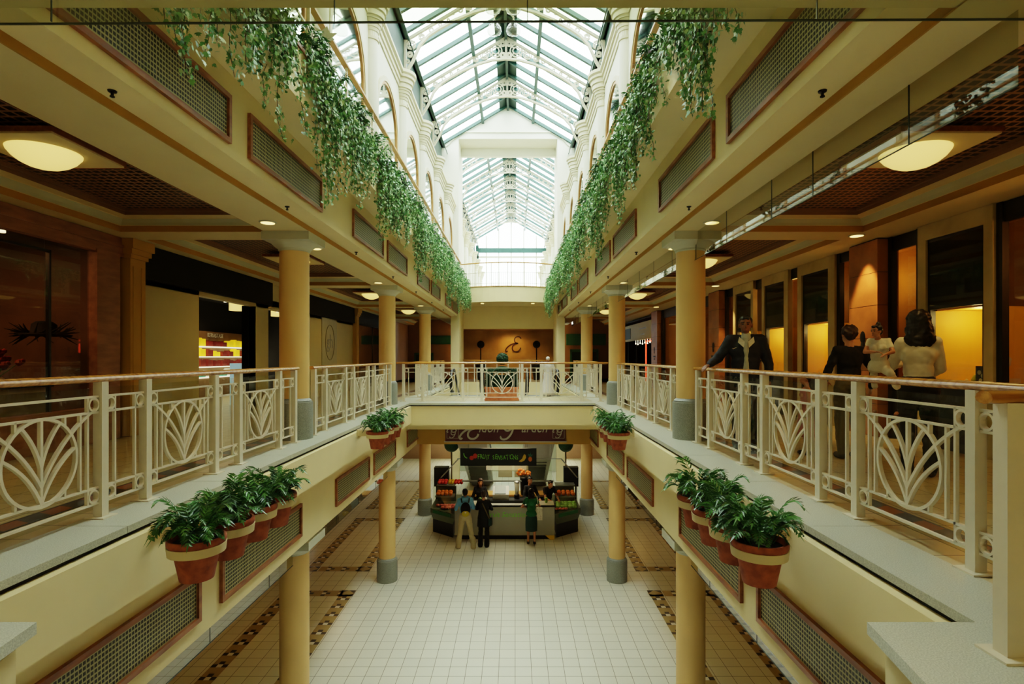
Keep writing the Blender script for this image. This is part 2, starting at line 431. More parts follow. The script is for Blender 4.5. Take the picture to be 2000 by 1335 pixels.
for s in (-1, 1):
    W = WALLX[s]; nm = SIDE[s]
    # gallery floor slab: border strip + tiles
    struct('floor_%s_gallery' % nm, MB().box(X(s, 2.88), W+s*4.2, YN, YF, -0.25, -0.004), 'tile2')
    mb = MB()
    xb = X(s, 3.22); y = YN
    i = 0
    while y < 26:
        a, b = xb, xb+s*0.15
        mb.add([(a,y,-.001),(b,y+.06,-.001),(b,y+.26,-.001),(a,y+.2,-.001)], [(0,1,2,3)], i % 2); y += 0.2; i += 1
    mb.box(xb-s*0.02, xb, YN, 26, -.004, -.0005, 1); mb.box(xb+s*0.15, xb+s*0.17, YN, 26, -.004, -.0005, 1)
    trim(mb, ['tilered', 'tileblue'])
    # coping in slabs, dark gap, face, set-back fascia
    mb = MB(); y = 2.5
    while y < 26.4:
        y2 = min(y+1.42, 26.5); mb.box(X(s, 2.44), X(s, 2.89), y, y2-0.006, -0.05, 0); y = y2
    trim(mb, 'terrazzo')
    trim(MB().box(X(s, 2.47), X(s, 2.9), 2.5, 26.5, -0.084, -0.05), 'dark')
    mb = MB().box(X(s, 2.39), X(s, 2.9), 2.4, 26.5, -0.526, -0.084)
    mb.box(X(s, 2.61), X(s, 3.0), YN, 26.5, -1.40, -0.526)
    struct('beam_%s_lower' % nm, mb, 'wall')
    struct('ceiling_%s_lower' % nm, MB().box(X(s, 2.66), W+s*4.2, YN, YF, -1.445, -0.26), 'soffit')
    # upper fascia, soffits
    struct('beam_%s_upper' % nm, MB().box(X(s, 2.33), X(s, 2.62), YN, 25.6, 3.084, 3.86), 'wall')
    mb = MB()
    mb.box(X(s, 2.61), X(s, 2.626), YN, 25.6, 3.016, 3.09, 1)
    mb.box(X(s, 2.626), X(s, 3.27), YN, YF, 3.016, 3.3)
    mb.box(X(s, 5.36), W+s*0.4, YN, YF, 3.016, 3.3)
    edges = [-3.66] + [2.25+BAY*i for i in range(6)]
    for i, yc in enumerate(edges):
        mb.box(X(s, 3.26), X(s, 5.37), max(YN, yc-0.27), min(YF, yc+0.27), 3.016, 3.3)
    struct('ceiling_%s_gallery' % nm, mb, ['soffit', 'step'])
    prof = [(0.004,3.016),(0.006,3.10),(0.02,3.104),(0.07,3.13),(0.12,3.175),(0.125,3.185),(0.235,3.20),(0.24,3.245),(0.268,3.25),(0.27,3.285)]
    pm = [3, 0, 1, 1, 0, 0, 2, 2, 2]
    for i in range(5):
        y0, y1 = edges[i+1]+0.27, (edges[i+2]-0.27 if i+2 < len(edges) else YF)
        if y1-y0 < 1: continue
        xs = sorted((X(s, 3.27), X(s, 5.36))); mb = MB(); vs = []
        for d, z in prof: vs += [(xs[0]+d,y0+d,z),(xs[1]-d,y0+d,z),(xs[1]-d,y1-d,z),(xs[0]+d,y1-d,z)]
        for j in range(len(prof)-1):
            for q in range(4):
                mb.f.append((j*4+q, j*4+(q+1) % 4, (j+1)*4+(q+1) % 4, (j+1)*4+q)); mb.mi.append(pm[j])
        mb.v = vs; trim(mb, ['soffit', 'cove', 'brownline', 'step'])
        cr = MB().box(xs[0]+0.2, xs[1]-0.2, y0+0.2, y1-0.2, 3.285, 3.31).build('ceiling_grille', 'crate')
        tag(cr, 'dark egg-crate ceiling grille in the %s bay of the %s gallery' % (ORD[i], nm), 'ceiling grille', 'egg-crate ceiling grilles over the galleries')
    # slab above ceiling and planter trough
    mb = MB().box(X(s, 2.6), W+s*4.4, YN, YF, 3.31, 4.5)
    struct('slab_%s_upper' % nm, mb, 'soffit')
    struct('beam_%s_planter' % nm, MB().box(X(s, 1.89), X(s, 1.96), YN, 25.0, 3.86, 4.39)
           .box(X(s, 1.96), X(s, 2.6), YN, 25.0, 3.86, 3.95).box(X(s, 2.1), X(s, 2.6), YN, 25.2, 3.95, 4.5), 'wall')
    trim(MB().box(X(s, 1.87), X(s, 1.97), YN, 25.0, 4.39, 4.43), 'frame')
    trim(MB().box(X(s, 1.965), X(s, 2.1), YN, 25.0, 4.2, 4.36), 'soil')
# smoke barrier glass -------------------------------------------------
def glass_sheet(label, pts_fn, y0, y1, z0, z1, seams, x, group=None):
    t = thing('glass_smoke_barrier', label, 'glass panel', (x, y0, z0), group=group)
    MB().add([(x,y0,z0),(x,y1,z0),(x,y1,z1),(x,y0,z1)], [(0,1,2,3)]).build('glass_pane', 'smoke', t)
    mb = MB().box(x-.004, x+.004, y0, y1, z0-.004, z0+.003)
    for y in seams: mb.box(x-.003, x+.003, y-.004, y+.004, z0, z1)
    mb.build('glass_edge', 'glassedge', t)
    return t
glass_sheet('long frameless glass smoke barrier hanging above the right gallery rail', None, 2.84, 25.2, 2.62, 3.015,
            [3.63, 4.8, 5.57, 6.76, 7.9, 9.1, 10.3, 11.5, 12.7, 13.9, 15.1, 16.3, 17.5, 18.7, 20, 21.2, 22.4, 23.6], X(1, 2.95))
for s in (-1, 1):
    glass_sheet('glass smoke barrier below the %s gallery slab, lower level' % SIDE[s], None, 2.0, 14.4, -1.82, -1.40,
                [3.2, 4.4, 5.8, 7.2, 8.5, 9.9, 11.3, 12.7], X(s, 2.9), None)
t = thing('glass_smoke_barrier', 'glass smoke barrier crossing the hall overhead at the near beam', 'glass panel', (C, 2.30, 2.62))
MB().add([(-4,2.33,2.62),(4,2.27,2.62),(4,2.27,3.02),(-4,2.33,3.02)], [(0,1,2,3)]).build('glass_pane', 'smoke', t)
mb = MB().bar((-4,2.33,2.62), (4,2.27,2.62), .007)
for xx in (-1.95, -.76, .052, 1.27): mb.box(xx-.002, xx+.002, 2.297, 2.303, 2.62, 3.02)
mb.build('glass_edge', 'glassedge', t)
# near cross beam, camera bridge and unseen light-blocking walls --------------------------
struct('beam_near', MB().box(X(-1, 2.62), X(1, 2.62), -0.5, 2.83, 3.016, 4.5), 'soffit')
struct('floor_near_bridge', MB().box(X(-1, 2.7), X(1, 2.7), YN, 1.2, -0.5, -0.004), 'tile2')
for s in (-1, 1):
    xa = {-1: -2.187, 1: 1.609}[s]; xb = {-1: -2.0, 1: 1.42}[s]
    poly = [(xa, 2.5), (X(s, 2.9), 2.5), (X(s, 2.9), 1.2), (xb, 1.2), (xb+(xa-xb)*0.55, 2.03)]
    inn = [(xa+s*.05, 2.45), (X(s, 2.9), 2.45), (X(s, 2.9), 1.2), (xb+s*.05, 1.2), (xb+(xa-xb)*0.55+s*.05, 2.03)]
    trim(MB().prism(poly, -0.055, 0, ax='z'), 'terrazzo')
    trim(MB().prism([(a+s*.015, b-.015) for a, b in inn], -0.1, -0.055, ax='z'), 'dark')
    struct('beam_pier_%s' % SIDE[s], MB().prism(inn, -0.7, -0.1, ax='z'), 'wall')
struct('wall_near_upper', MB().box(X(-1, 3.3), X(1, 3.3), 2.9, 3.1, 4.5, 13.3).box(X(-1, 3.4), X(1, 3.4), 2.9, 6.0, 11.3, 13.3), 'wall')  # unseen wall and opaque roof, added to darken the near end of the hall
struct('wall_back_sky_block', MB().box(-9, 9, YN-0.2, YN, F1, 11.5), 'wall')  # unseen wall behind the camera, added to keep sky light out
for s in (-1, 1):
    W = WALLX[s]
    struct('wall_%s_shell' % SIDE[s], MB().box(W+s*4.2, W+s*4.4, YN, YF+9, F1, 4.5), 'wall_dark')
# ================================================================== BRIDGE in the middle distance
YB = 14.4
struct('floor_bridge', MB().box(X(-1, 2.89), X(1, 2.89), YB+0.06, 17.3, -0.3, -0.004), 'tile2')
trim(MB().box(X(-1, 2.44), X(1, 2.44), YB-0.04, YB+0.6, -0.05, 0.0), 'terrazzo')
trim(MB().box(X(-1, 2.42), X(1, 2.42), YB-0.01, YB+0.6, -0.08, -0.05), 'dark')
struct('beam_bridge', MB().box(X(-1, 2.6), X(1, 2.6), YB, YB+0.55, -0.585, -0.08)
       .box(X(-1, 2.6), X(1, 2.6), YB+0.5, 17.3, -0.76, -0.3), 'wall')
struct('beam_sign', MB().box(X(-1, 2.7), X(1, 2.7), 16.45, 17.0, -1.41, -0.3), 'wall_dark')
struct('ceiling_centre_lower', MB().box(X(-1, 2.7), X(1, 2.7), 17.0, 17.3, -1.40, -0.3), 'soffit')
# far landing + back wall
struct('floor_landing', MB().box(WALLX[-1], WALLX[1], 26.5, YF, -0.3, -0.004), 'tile2')
struct('beam_landing', MB().box(X(-1, 2.7), X(1, 2.7), 26.45, 26.6, -1.4, -0.0), 'wall')
struct('wall_lower_far', MB().box(X(-1, 2.6), X(1, 2.6), 27.5, 27.7, F1, -0.3), 'cove')
struct('wall_far_upper', MB().box(X(-1, 2.63), X(1, 2.63), 27.6, 27.8, 2.63, 3.8), 'wall')
struct('wall_far_recess', MB().box(X(-1, 2.63), X(1, 2.63), 30.0, 30.2, 0, 3.0)
       .box(X(-1, 2.63), X(-1, 2.5), 27.82, 30.1, 0, 2.9).box(X(1, 2.5), X(1, 2.63), 27.82, 30.1, 0, 2.9)
       .box(X(-1, 2.63), X(1, 2.63), 27.82, 30.1, 2.66, 2.9), 'brassbrown')
for s in (-1, 1):
    struct('wall_%s_end' % SIDE[s], MB().box(X(s, 2.5), WALLX[s]+s*4.4, YF-0.1, YF+0.1, F1, 4.5), 'coral')
    struct('column_pier_%s' % SIDE[s], MB().box(X(s, 2.25), X(s, 2.63), 25.2, 25.65, F1, 3.84)
           .box(X(s, 2.27), X(s, 2.63), 25.6, 27.7, 0, 3.84), 'wall')
# round upper balcony across the end
mb = MB(); mr = MB(); n = 16; pts = []
for i in range(n+1):
    a = -1+2*i/n; pts.append((C+a*2.35, 25.15+0.75*a*a))
for i in range(n):
    (xa, ya), (xb, yb) = pts[i], pts[i+1]
    mb.add([(xa,ya,3.77),(xb,yb,3.77),(xb,yb,4.46),(xa,ya,4.46),(xa,27.9,3.77),(xb,27.9,3.77),(xb,27.9,4.46),(xa,27.9,4.46)],
           [(0,1,2,3),(0,4,5,1),(3,2,6,7),(4,7,6,5)])
    mr.add([(xa,ya-.03,4.46),(xb,yb-.03,4.46),(xb,yb-.03,4.5),(xa,ya-.03,4.5),(xa,27.9,4.46),(xb,27.9,4.46),(xb,27.9,4.5),(xa,27.9,4.5)],
           [(0,1,2,3),(0,4,5,1),(3,2,6,7)])
struct('beam_balcony', mb, 'wall'); trim(mr, 'timber')
t = thing('balcony_railing', 'curved cream railing of slim bars on the round end balcony', 'railing', (C, 25.2, 4.5))
MB().tube([(x, y, 5.57) for x, y in pts], 0.03, 8).build('handrail', 'timber', t, True)
mb = MB()
for zz in (4.62, 5.12): mb.tube([(x, y, zz) for x, y in pts], 0.012, 6)
mb.build('rail_bar', 'rail', t)
for i in range(0, 49):
    a = -1+2*i/48; x, y = C+a*2.3, 25.15+0.75*a*a
    top = 5.12 if i % 8 else 5.57; MB().tube([(x, y, 4.5), (x, y, top)], 0.008 if i % 8 else 0.018, 6).build('baluster' if i % 8 else 'post', 'rail', t)
for xx in (-1.56, 0.85):
    tag(MB().lathe([(0.0,3.755),(0.075,3.755),(0.075,3.772)], 16, (xx, 26.1, 0)).build('downlight', 'lamp'),
        'small warm downlight under the round balcony, %s one' % ('left' if xx < 0 else 'right'), 'downlight', 'downlights under the balcony')
# ================================================================== UPPER ARCADE + ROOF
EAVE, RIDGE, RH = 11.3, 13.15, 3.15
def arcade(s, y0, y1, tagname):
    struct('wall_%s_%s' % (SIDE[s], tagname), MB().box(X(s, 2.61), X(s, 2.85), y0, y1, 4.4, 8.06), 'white')
    prof = [(2.61,8.04),(2.58,8.04),(2.58,8.14),(2.55,8.16),(2.55,8.26),(2.51,8.28),(2.51,8.34),(2.46,8.38),(2.46,8.45),(3.25,8.5),(3.25,8.3),(2.7,8.04)]
    trim(MB().prism([(X(s, a), b) for a, b in prof], y0, y1), 'offwhite')
    struct('wall_%s_%s_clerestory' % (SIDE[s], tagname), MB().box(X(s, 3.16), X(s, 3.3), y0, y1, 8.4, 10.2)
           .box(X(s, 3.16), X(s, 3.3), y0, y1, 10.2, 11.32, 1).box(X(s, 3.0), X(s, 3.2), y0, y1, 11.16, 11.24, 1), ['white', 'greendk'])
for s in (-1, 1):
    arcade(s, YN, 26.0, 'arcade'); arcade(s, 28.0, 48.0, 'far_arcade')
colY = [2.25+2.955*i for i in range(2, 8)]
def colonnette(s, y, label, grp):
    t = thing('colonnette', label, 'colonnette', (X(s, 2.6), y, 4.5), group=grp, kind='thing')
    MB().lathe([(0.15,0),(0.15,3.3)], 20, (0,0,0)).build('shaft', 'white', t, 'auto', world=False)
    MB().lathe([(.15,3.1),(.17,3.11),(.17,3.16),(.15,3.17),(.15,3.27),(.165,3.28),(.175,3.34),(.19,3.345),(.2,3.41),(.22,3.415),(.23,3.48),(.25,3.485),(.25,3.535),(.28,3.54),(.28,3.64),(.31,3.66),(.31,3.76),(.35,3.78),(.35,3.84),(.39,3.88),(.39,3.955),(.2,3.97)], 24, (0,0,0)).build('capital', 'offwhite', t, 'auto', world=False)
    return t
proto = None
for s in (-1, 1):
    for i, y in enumerate([2.25, 5.205]+colY):
        lab = 'white wall colonnette with flared capital, %s along the %s upper arcade' % (ORD[i], SIDE[s])
        if proto is None: proto = colonnette(s, y, lab, 'white colonnettes of the upper arcade')
        else: copytree(proto, (X(s, 2.6), y, 4.5), 0, lab)
    for i in range(7):
        y = 28.85+2.955*i
        copytree(proto, (X(s, 2.6), y, 4.5), 0, 'white wall colonnette beyond the portal, %s on the %s side' % (ORD[i], SIDE[s]), 'colonnettes beyond the portal')
def arch_pts(r, zc, zb, n=20):
    p = [(r, zb)]
    for i in range(n+1):
        a = PI*i/n; p.append((r*math.cos(a), zc+r*math.sin(a)))
    p.append((-r, zb)); return p
def arch_window(label):
    t = thing('arched_window', label, 'window', (0,0,0), group='arched windows of the upper arcade', kind='thing')
    o = arch_pts(1.06, 6.5, 4.5); i_ = arch_pts(0.96, 6.5, 4.5); j_ = arch_pts(0.9, 6.5, 4.5)
    def ring(a, b, d0, d1):
        mb = MB(); n = len(a); vs = []
        for p in a: vs.append((d0, p[0], p[1]))
        for p in b: vs.append((d0, p[0], p[1]))
        for p in a: vs.append((d1, p[0], p[1]))
        for p in b: vs.append((d1, p[0], p[1]))
        fs = []
        for q in range(n-1):
            fs += [(q, q+1, n+q+1, n+q), (2*n+q, 3*n+q, 3*n+q+1, 2*n+q+1), (q, 2*n+q, 2*n+q+1, q+1), (n+q, n+q+1, 3*n+q+1, 3*n+q)]
        return mb.add(vs, fs)
    ring(o, i_, -0.01, 0.05).build('moulding', 'offwhite', t, world=False)
    ring(i_, j_, -0.01, 0.03).build('timber_frame', 'timber', t, world=False)
    MB().add([(0.004, a, b) for a, b in j_], [tuple(range(len(j_)))]).build('pane', 'mirror', t, world=False)
    return t
aw = None
for s in (-1, 1):
    for i in range(8):
        y = 3.73+2.955*i
        lab = 'tall arched mirror window with timber edge, %s on the %s side' % (ORD[i], SIDE[s])
        if aw is None: aw = arch_window(lab); aw.location = (X(s, 2.61), y, 0); aw.rotation_euler = (0,0,0 if s < 0 else PI)
        else: copytree(aw, (X(s, 2.61), y, 0), 0 if s < 0 else PI, lab)
# roof bars
def roof(y0, y1, tagn):
    for s in (-1, 1):
        mb = MB(); y = y0+0.2; i = 0
        while y < y1:
            mb.bar((X(s, RH), y, EAVE), (C, y, RIDGE), 0.12, 0.13); y += 0.985
        struct('roof_%s_%s_bars' % (tagn, SIDE[s]), mb, 'green')
        nwin[0] += 1
        struct('window_%d' % nwin[0], MB().add([(X(s, RH+.1),y0,EAVE+.03),(X(s, RH+.1),y1,EAVE+.03),(C,y1,RIDGE+.09),(C,y0,RIDGE+.09)], [(0,1,2,3)]), 'roofglass')
        mb = MB()
        zp = EAVE+(RH-1.2)/RH*(RIDGE-EAVE)
        mb.box(X(s, 1.13), X(s, 1.25), y0, y1, zp-0.16, zp+0.02)
        mb.box(X(s, RH-.06), X(s, RH+.1), y0, y1, EAVE-.14, EAVE+.05)
        struct('roof_%s_%s_purlin' % (tagn, SIDE[s]), mb, 'green')
        struct('roof_%s_%s_rod' % (tagn, SIDE[s]), MB().tube([(X(s, 2.88), y0, 10.86), (X(s, 2.88), y1, 10.86)], 0.02, 6), 'greendk')
    mb = MB().prism([(C-.4, RIDGE-.22), (C, RIDGE-.02), (C+.4, RIDGE-.22), (C+.4, RIDGE-.16), (C, RIDGE+.1), (C-.4, RIDGE-.16)], y0, y1)
    mb.box(C-.05, C+.05, y0, y1, RIDGE-.24, RIDGE)
    struct('roof_%s_ridge' % tagn, mb, 'greendk')
nwin = [0]
roof(6.0, 26.0, 'near'); roof(27.3, 48.0, 'far')
def truss_mesh():
    arc = [(3.1,10.15),(3.0,10.3),(2.88,10.5),(2.8,10.68),(2.66,11.0),(2.4,11.3),(2.11,11.5),(1.6,11.78),(1.0,12.03),(.5,12.17),(0,12.22)]
    fm = MB(); lm = MB(); N = (0, 1, 0)
    for s in (-1, 1):
        fm.path([(s*a, 0, b) for a, b in arc], 0.07, 0.1, N)
        fm.path([(s*3.12,0,10.1),(s*3.12,0,11.18)], 0.07, 0.1, N)
        fm.path([(s*3.1,0,11.16),(s*0.0,0,13.0)], 0.07, 0.1, N)
        rings = [(.38,12.52,.23),(.80,12.36,.15),(1.12,12.22,.10),(1.38,12.12,.07),(2.93,11.02,.13),(2.97,10.72,.08),(2.6,11.27,.09),(2.3,11.49,.07),(2.02,11.66,.05),(3.04,10.5,.05),(1.76,11.8,.04),(.12,12.78,.1),(.12,12.36,.09),(.62,12.55,.07),(1.62,12.03,.05)]
        for a, b, r in rings:
            for rr in (r, r*0.55):
                if rr < 0.04: continue
                lm.path([(s*a+rr*math.cos(2*PI*i/14), 0, b+rr*math.sin(2*PI*i/14)) for i in range(14)]+[(s*a+rr, 0, b)], 0.034, 0.04, N)
            for q in range(4):
                an = PI/4+q*PI/2
                lm.path([(s*a+r*.5*math.cos(an),0,b+r*.5*math.sin(an)),(s*a+r*1.25*math.cos(an),0,b+r*1.25*math.sin(an))], 0.034, 0.04, N)
    lm.path([(0,0,12.22),(0,0,13.0)], 0.05, 0.08, N)
    return fm, lm
tr = None; ty = [5.2+2.955*i for i in range(0, 7)]
def mk_truss(y, lab, grp):
    global tr
    if tr is None:
        fm, lm = truss_mesh()
        fm.add(lm.v, lm.f); tr = tag(fm.build('roof_truss', 'iron'), lab, 'roof truss', grp, 'thing'); tr.location = (C, y, 0)
    else: copytree(tr, (C, y, 0), 0, lab, grp)
for i, y in enumerate([8.16, 11.12, 14.07, 17.2, 20.2, 23.1]):
    mk_truss(y, 'white scrolled cast-iron arch truss under the glass roof, %s from the camera' % ORD[i], 'white trusses of the near roof')
for i in range(6):
    mk_truss(29.6+3.0*i, 'white scrolled arch truss beyond the portal, %s of the far roof' % ORD[i], 'white trusses of the far roof')
# portal
mb = MB(); yP = 26.0
def rp(h): return EAVE+(RH-h)/RH*(RIDGE-EAVE)
for s in (-1, 1):
    mb.prism([(X(s, 2.35), 4.4), (X(s, 3.3), 4.4), (X(s, 3.3), EAVE-.1), (X(s, 2.35), rp(2.35))], yP, 28.0)
mb.prism([(X(-1, 2.36), 11.58), (X(1, 2.36), 11.58), (X(1, 2.36), rp(2.36)), (C, RIDGE+.05), (X(-1, 2.36), rp(2.36))], yP, yP+1.25)
mb.prism([(X(-1, 2.36), 11.18), (X(1, 2.36), 11.18), (X(1, 2.36), rp(2.36)), (C, RIDGE+.05), (X(-1, 2.36), rp(2.36))], yP+1.2, yP+1.4)
struct('wall_portal', mb, 'white')
pts_ = [(X(-1, 3.0), 11.2), (X(-1, 2.85), 11.3), (X(-1, 2.3), 11.9), (X(1, 2.3), 11.9), (X(1, 2.85), 11.3), (X(1, 3.0), 11.2)]
trim(MB().path([(a, yP-.03, b) for a, b in pts_], 0.07, 0.08, (0,1,0)), 'white')
# far hall: floor, end window
struct('floor_far_upper', MB().box(X(-1, 3.3), X(1, 3.3), 27.8, 48, 4.2, 4.5), 'offwhite')
struct('wall_far_end', MB().box(X(-1, 3.3), X(1, 3.3), 48, 48.2, 4.4, 5.2), 'white')
mb = MB()
for h in (-2.95, -2.2, -1.1, 0, 1.1, 2.2, 2.95):
    mb.box(C+h-.04, C+h+.04, 47.95, 48.1, 5.2, rp(abs(h)))
mb.box(X(-1, 3.1), X(1, 3.1), 47.9, 48.1, 9.9, 10.05)
struct('window_9', mb, 'iron')
struct('trim_900', MB().box(X(-1, 3.1), X(1, 3.1), 47.85, 48.12, 10.35, 10.75).box(X(-1, 3.1), X(-1, 2.85), 47.9, 48.1, 5, 11), 'green')
struct('window_10', MB().add([(X(-1, 3.1),48,5.2),(X(1, 3.1),48,5.2),(X(1, 3.1),48,11.3),(C,48,13.1),(X(-1, 3.1),48,11.3)], [(0,1,2,3,4)]), 'roofglass')
# low parapet boxes seen beyond the balcony rail
mb = MB()
for i in range(14): mb.box(C-2.2+i*.33, C-2.2+i*.33+.03, 38, 38.03, 4.5, 5.5)
for zz in (4.7, 5.0, 5.5): mb.box(C-2.3, C+2.3, 38, 38.04, zz, zz+.04)
tag(mb.build('parapet_rail', 'rail'), 'pale rail far beyond the portal at upper floor level', 'railing')

# ================================================================== COLUMNS
def column(s, y, z0, z1, label):
    t = thing('column', label, 'column', (X(s, 2.956), y, z0), group='cream round gallery columns', kind='thing')
    H = z1-z0
    MB().lathe([(.21,.5),(.21,H-.22)], 40).build('shaft', 'column', t, 'auto', world=False)
    MB().lathe([(.263,0),(.263,.53),(.258,.545),(.245,.55),(.245,.565),(.225,.58),(.21,.6)], 40).build('granite_base', 'granite', t, 'auto', world=False)
    mb = MB().lathe([(.21,H-.25),(.225,H-.235),(.225,H-.215),(.24,H-.2),(.28,H-.17),(.315,H-.14),(.325,H-.118),(.2,H-.116)], 40)
    mb.build('capital', 'capital', t, 'auto', world=False)
    MB().box(-.34,.34,-.34,.34,H-.118,H).build('abacus', 'capital', t, world=False)
    return t
for s in (-1, 1):
    for i, y in enumerate(COLY):
        column(s, y, 0, 3.016, 'cream round column on granite base, %s on the %s gallery' % (ORD[i], SIDE[s]))
        column(s, y, F1, -1.445, 'cream round column carrying the gallery, %s on the %s of the lower hall' % (ORD[i], SIDE[s]))

# ================================================================== VENTS
def vent_proto(h, z0, z1):
    t = thing('framed_vent', 'v', 'vent', (0,0,0))
    L = 2.05; w = .045
    mb = MB().box(-.012, .035, 0, L, z0, z0+w).box(-.012, .035, 0, L, z1-w, z1).box(-.012, .035, 0, w, z0+w, z1-w).box(-.012, .035, L-w, L, z0+w, z1-w)
    mb.build('timber_frame', 'frame', t, world=False)
    MB().box(0.002, .010, w, L-w, z0+w, z1-w).build('perforated_panel', 'vent', t, world=False)
    return t
for lev, (h, z0, z1, nm) in enumerate(((2.33, 3.19, 3.64, 'upper'), (2.61, -1.24, -.79, 'lower'))):
    p = None
    for s in (-1, 1):
        for i in range(4):
            for j in range(2):
                mid = 2.25+BAY*(i+.5)+.06
                y = mid-.18-2.05 if j == 0 else mid+.18
                q = i*2+j
                lab = 'timber-framed perforated vent, %s along the %s beam of the %s side' % (ORD[q], nm, SIDE[s])
                yy = y if s < 0 else y+2.05
                if p is None:
                    p = vent_proto(h, z0, z1); p.location = (X(s, h), yy, 0); p['label'] = lab; p['group'] = 'vents on the %s beams' % nm
                else:
                    if p.get('grp0') is None: pass
                    copytree(p, (X(s, h), yy, 0), 0 if s < 0 else PI, lab)

# ================================================================== BALUSTRADES
HR = 1.075
def sweep_handrail(mb, L):
    n = 12; prof = []
    for i in range(n):
        a = 2*PI*i/n; prof.append((.042*math.cos(a), HR-.03+.03*math.sin(a)*(1 if math.sin(a) > 0 else .8)))
    mb.prism([(y, z) for y, z in prof], 0, L, ax='x')
def ring2(mb, x, z, r, w=.014, n=18):
    mb.path([(x+r*math.cos(2*PI*i/n), 0, z+r*math.sin(2*PI*i/n)) for i in range(n)]+[(x+r, 0, z)], w, .03, (0,1,0))
Z4 = (.115, .232, .797, .914)
def panel_mesh(W, motif):
    """panel in local x 0..W, y=0"""
    mb = MB(); b = .016; d = .022
    for z in Z4: mb.box(0, W, -d/2, d/2, z-b/2, z+b/2)
    for x in (.137, W-.137): mb.box(x-b/2, x+b/2, -d/2, d/2, Z4[0], Z4[3])
    for x in (.084, W-.084):
        for z in ((Z4[0]+Z4[1])/2, (Z4[2]+Z4[3])/2): ring2(mb, x, z, .046)
    if motif:
        c = W/2; r = .29; zc = (Z4[1]+Z4[2])/2-.008
        n = 40
        mb.path([(c+r*math.cos(2*PI*i/n), 0, zc+r*math.sin(2*PI*i/n)) for i in range(n)]+[(c+r, 0, zc)], .02, .026, (0,1,0))
        for sx in (-1, 1):
            x = c+sx*.325; mb.box(x-b/2, x+b/2, -d/2, d/2, Z4[1], Z4[2])
            x = c+sx*.19; mb.box(x-b/2, x+b/2, -d/2, d/2, zc+.22, Z4[2]); mb.box(x-b/2, x+b/2, -d/2, d/2, Z4[1], zc-.22)
            def arc(p0, p1, bend):
                out = []
                for i in range(9):
                    t_ = i/8; x_ = p0[0]+(p1[0]-p0[0])*t_; z_ = p0[1]+(p1[1]-p0[1])*t_
                    o = bend*4*t_*(1-t_); dx, dz = p1[0]-p0[0], p1[1]-p0[1]; L_ = math.hypot(dx, dz)
                    out.append((c+sx*(x_-dz/L_*o), 0, z_+dx/L_*o))
                return out
            mb.path(arc((0, zc-.27), (.275, zc+.06), .035), .02, .024, (0,1,0))
            mb.path(arc((0, zc-.16), (.42, Z4[2]), .045), .02, .024, (0,1,0))
            mb.path(arc((0, zc-.03), (.15, zc+.25), .02), .02, .024, (0,1,0))
        mb.box(c-.01, c+.01, -.012, .012, zc-.29, zc+.29)
    return mb
PANELS = {}
def panel(W, motif, parent, x):
    key = (round(W, 3), motif)
    if key not in PANELS:
        o = panel_mesh(W, motif).build('leaf_panel' if motif else 'narrow_panel', 'rail', parent, world=False); PANELS[key] = o.data
    else:
        o = bpy.data.objects.new('leaf_panel' if motif else 'narrow_panel', PANELS[key]); COL.objects.link(o); o.parent = parent
    o.location = (x, 0, 0); return o
POST = [None]
def post(parent, x):
    if POST[0] is None:
        o = MB().box(-.034, .034, -.034, .034, .008, HR-.05).box(-.075, .075, -.075, .075, 0, .01).build('post', 'rail', parent, world=False); POST[0] = o.data
    else:
        o = bpy.data.objects.new('post', POST[0]); COL.objects.link(o); o.parent = parent
    o.location = (x, 0, 0)
def balustrade(loc, rz, seq, label, wood='wood', ext=(.1, .1), glassy=0):
    t = thing('balustrade', label, 'balustrade', loc, rz, 'cream leaf-pattern balustrades')
    x = 0; post(t, 0)
    for w in seq:
        panel(w, w > .8, t, x); x += w; post(t, x)
    mb = MB(); sweep_handrail(mb, x+ext[0]+ext[1]); o = mb.build('handrail', wood, t, 'auto', world=False); o.location = (-ext[0], 0, 0)
    if glassy:
        MB().add([(0,glassy,.03),(x,glassy,.03),(x,glassy,.97),(0,glassy,.97)], [(0,1,2,3)]).build('glass_pane', 'glass', t, world=False)
    return t
sb, bb = .5, 1.06
SEQ = [sb, bb, sb, bb, sb, bb, sb]
for s in (-1, 1):
    for i in range(2):
        mid = 2.25+BAY*(i+.5)-(.03 if i == 0 else 0)
        balustrade((RAILX[s], mid-2.59, 0), PI/2, SEQ, 'cream leaf-pattern balustrade with oak handrail, %s bay of the %s gallery' % (ORD[i], SIDE[s]), glassy=-s*.1*0+ (.12 if s < 0 else -.12))
    balustrade((RAILX[s], 20.4, 0), PI/2, [sb, bb, sb, bb, sb], 'cream balustrade beside the far %s escalator well behind the third column' % SIDE[s])
    balustrade((RAILX[s], 17.4, 0), PI/2, [sb, bb, sb], 'short cream balustrade beside the %s escalator, just before the third column' % SIDE[s])
balustrade((C-2.71, 14.94, 0), 0, [.52, 1.1, .52, 1.1, .52, 1.1, .52], 'cream leaf-pattern balustrade across the front of the bridge', 'woodx', (.2, .2))
balustrade((2.0, 2.217, 0), 0, [sb], 'cream balustrade end returning to the right on the near terrazzo corner', 'woodx', (.1, .1))
t = thing('landing_rail', 'plain oak-topped rail on the far landing before the bronze wall', 'railing', (C, 26.7, 0))
MB().box(X(-1, 2.2), X(1, 2.2), 26.67, 26.73, 1.02, 1.075).build('handrail', 'woodx', t)
for i in range(9): MB().box(C-2.2+i*.55-.02, C-2.2+i*.55+.02, 26.68, 26.72, 0, 1.02).build('post', 'rail', t)
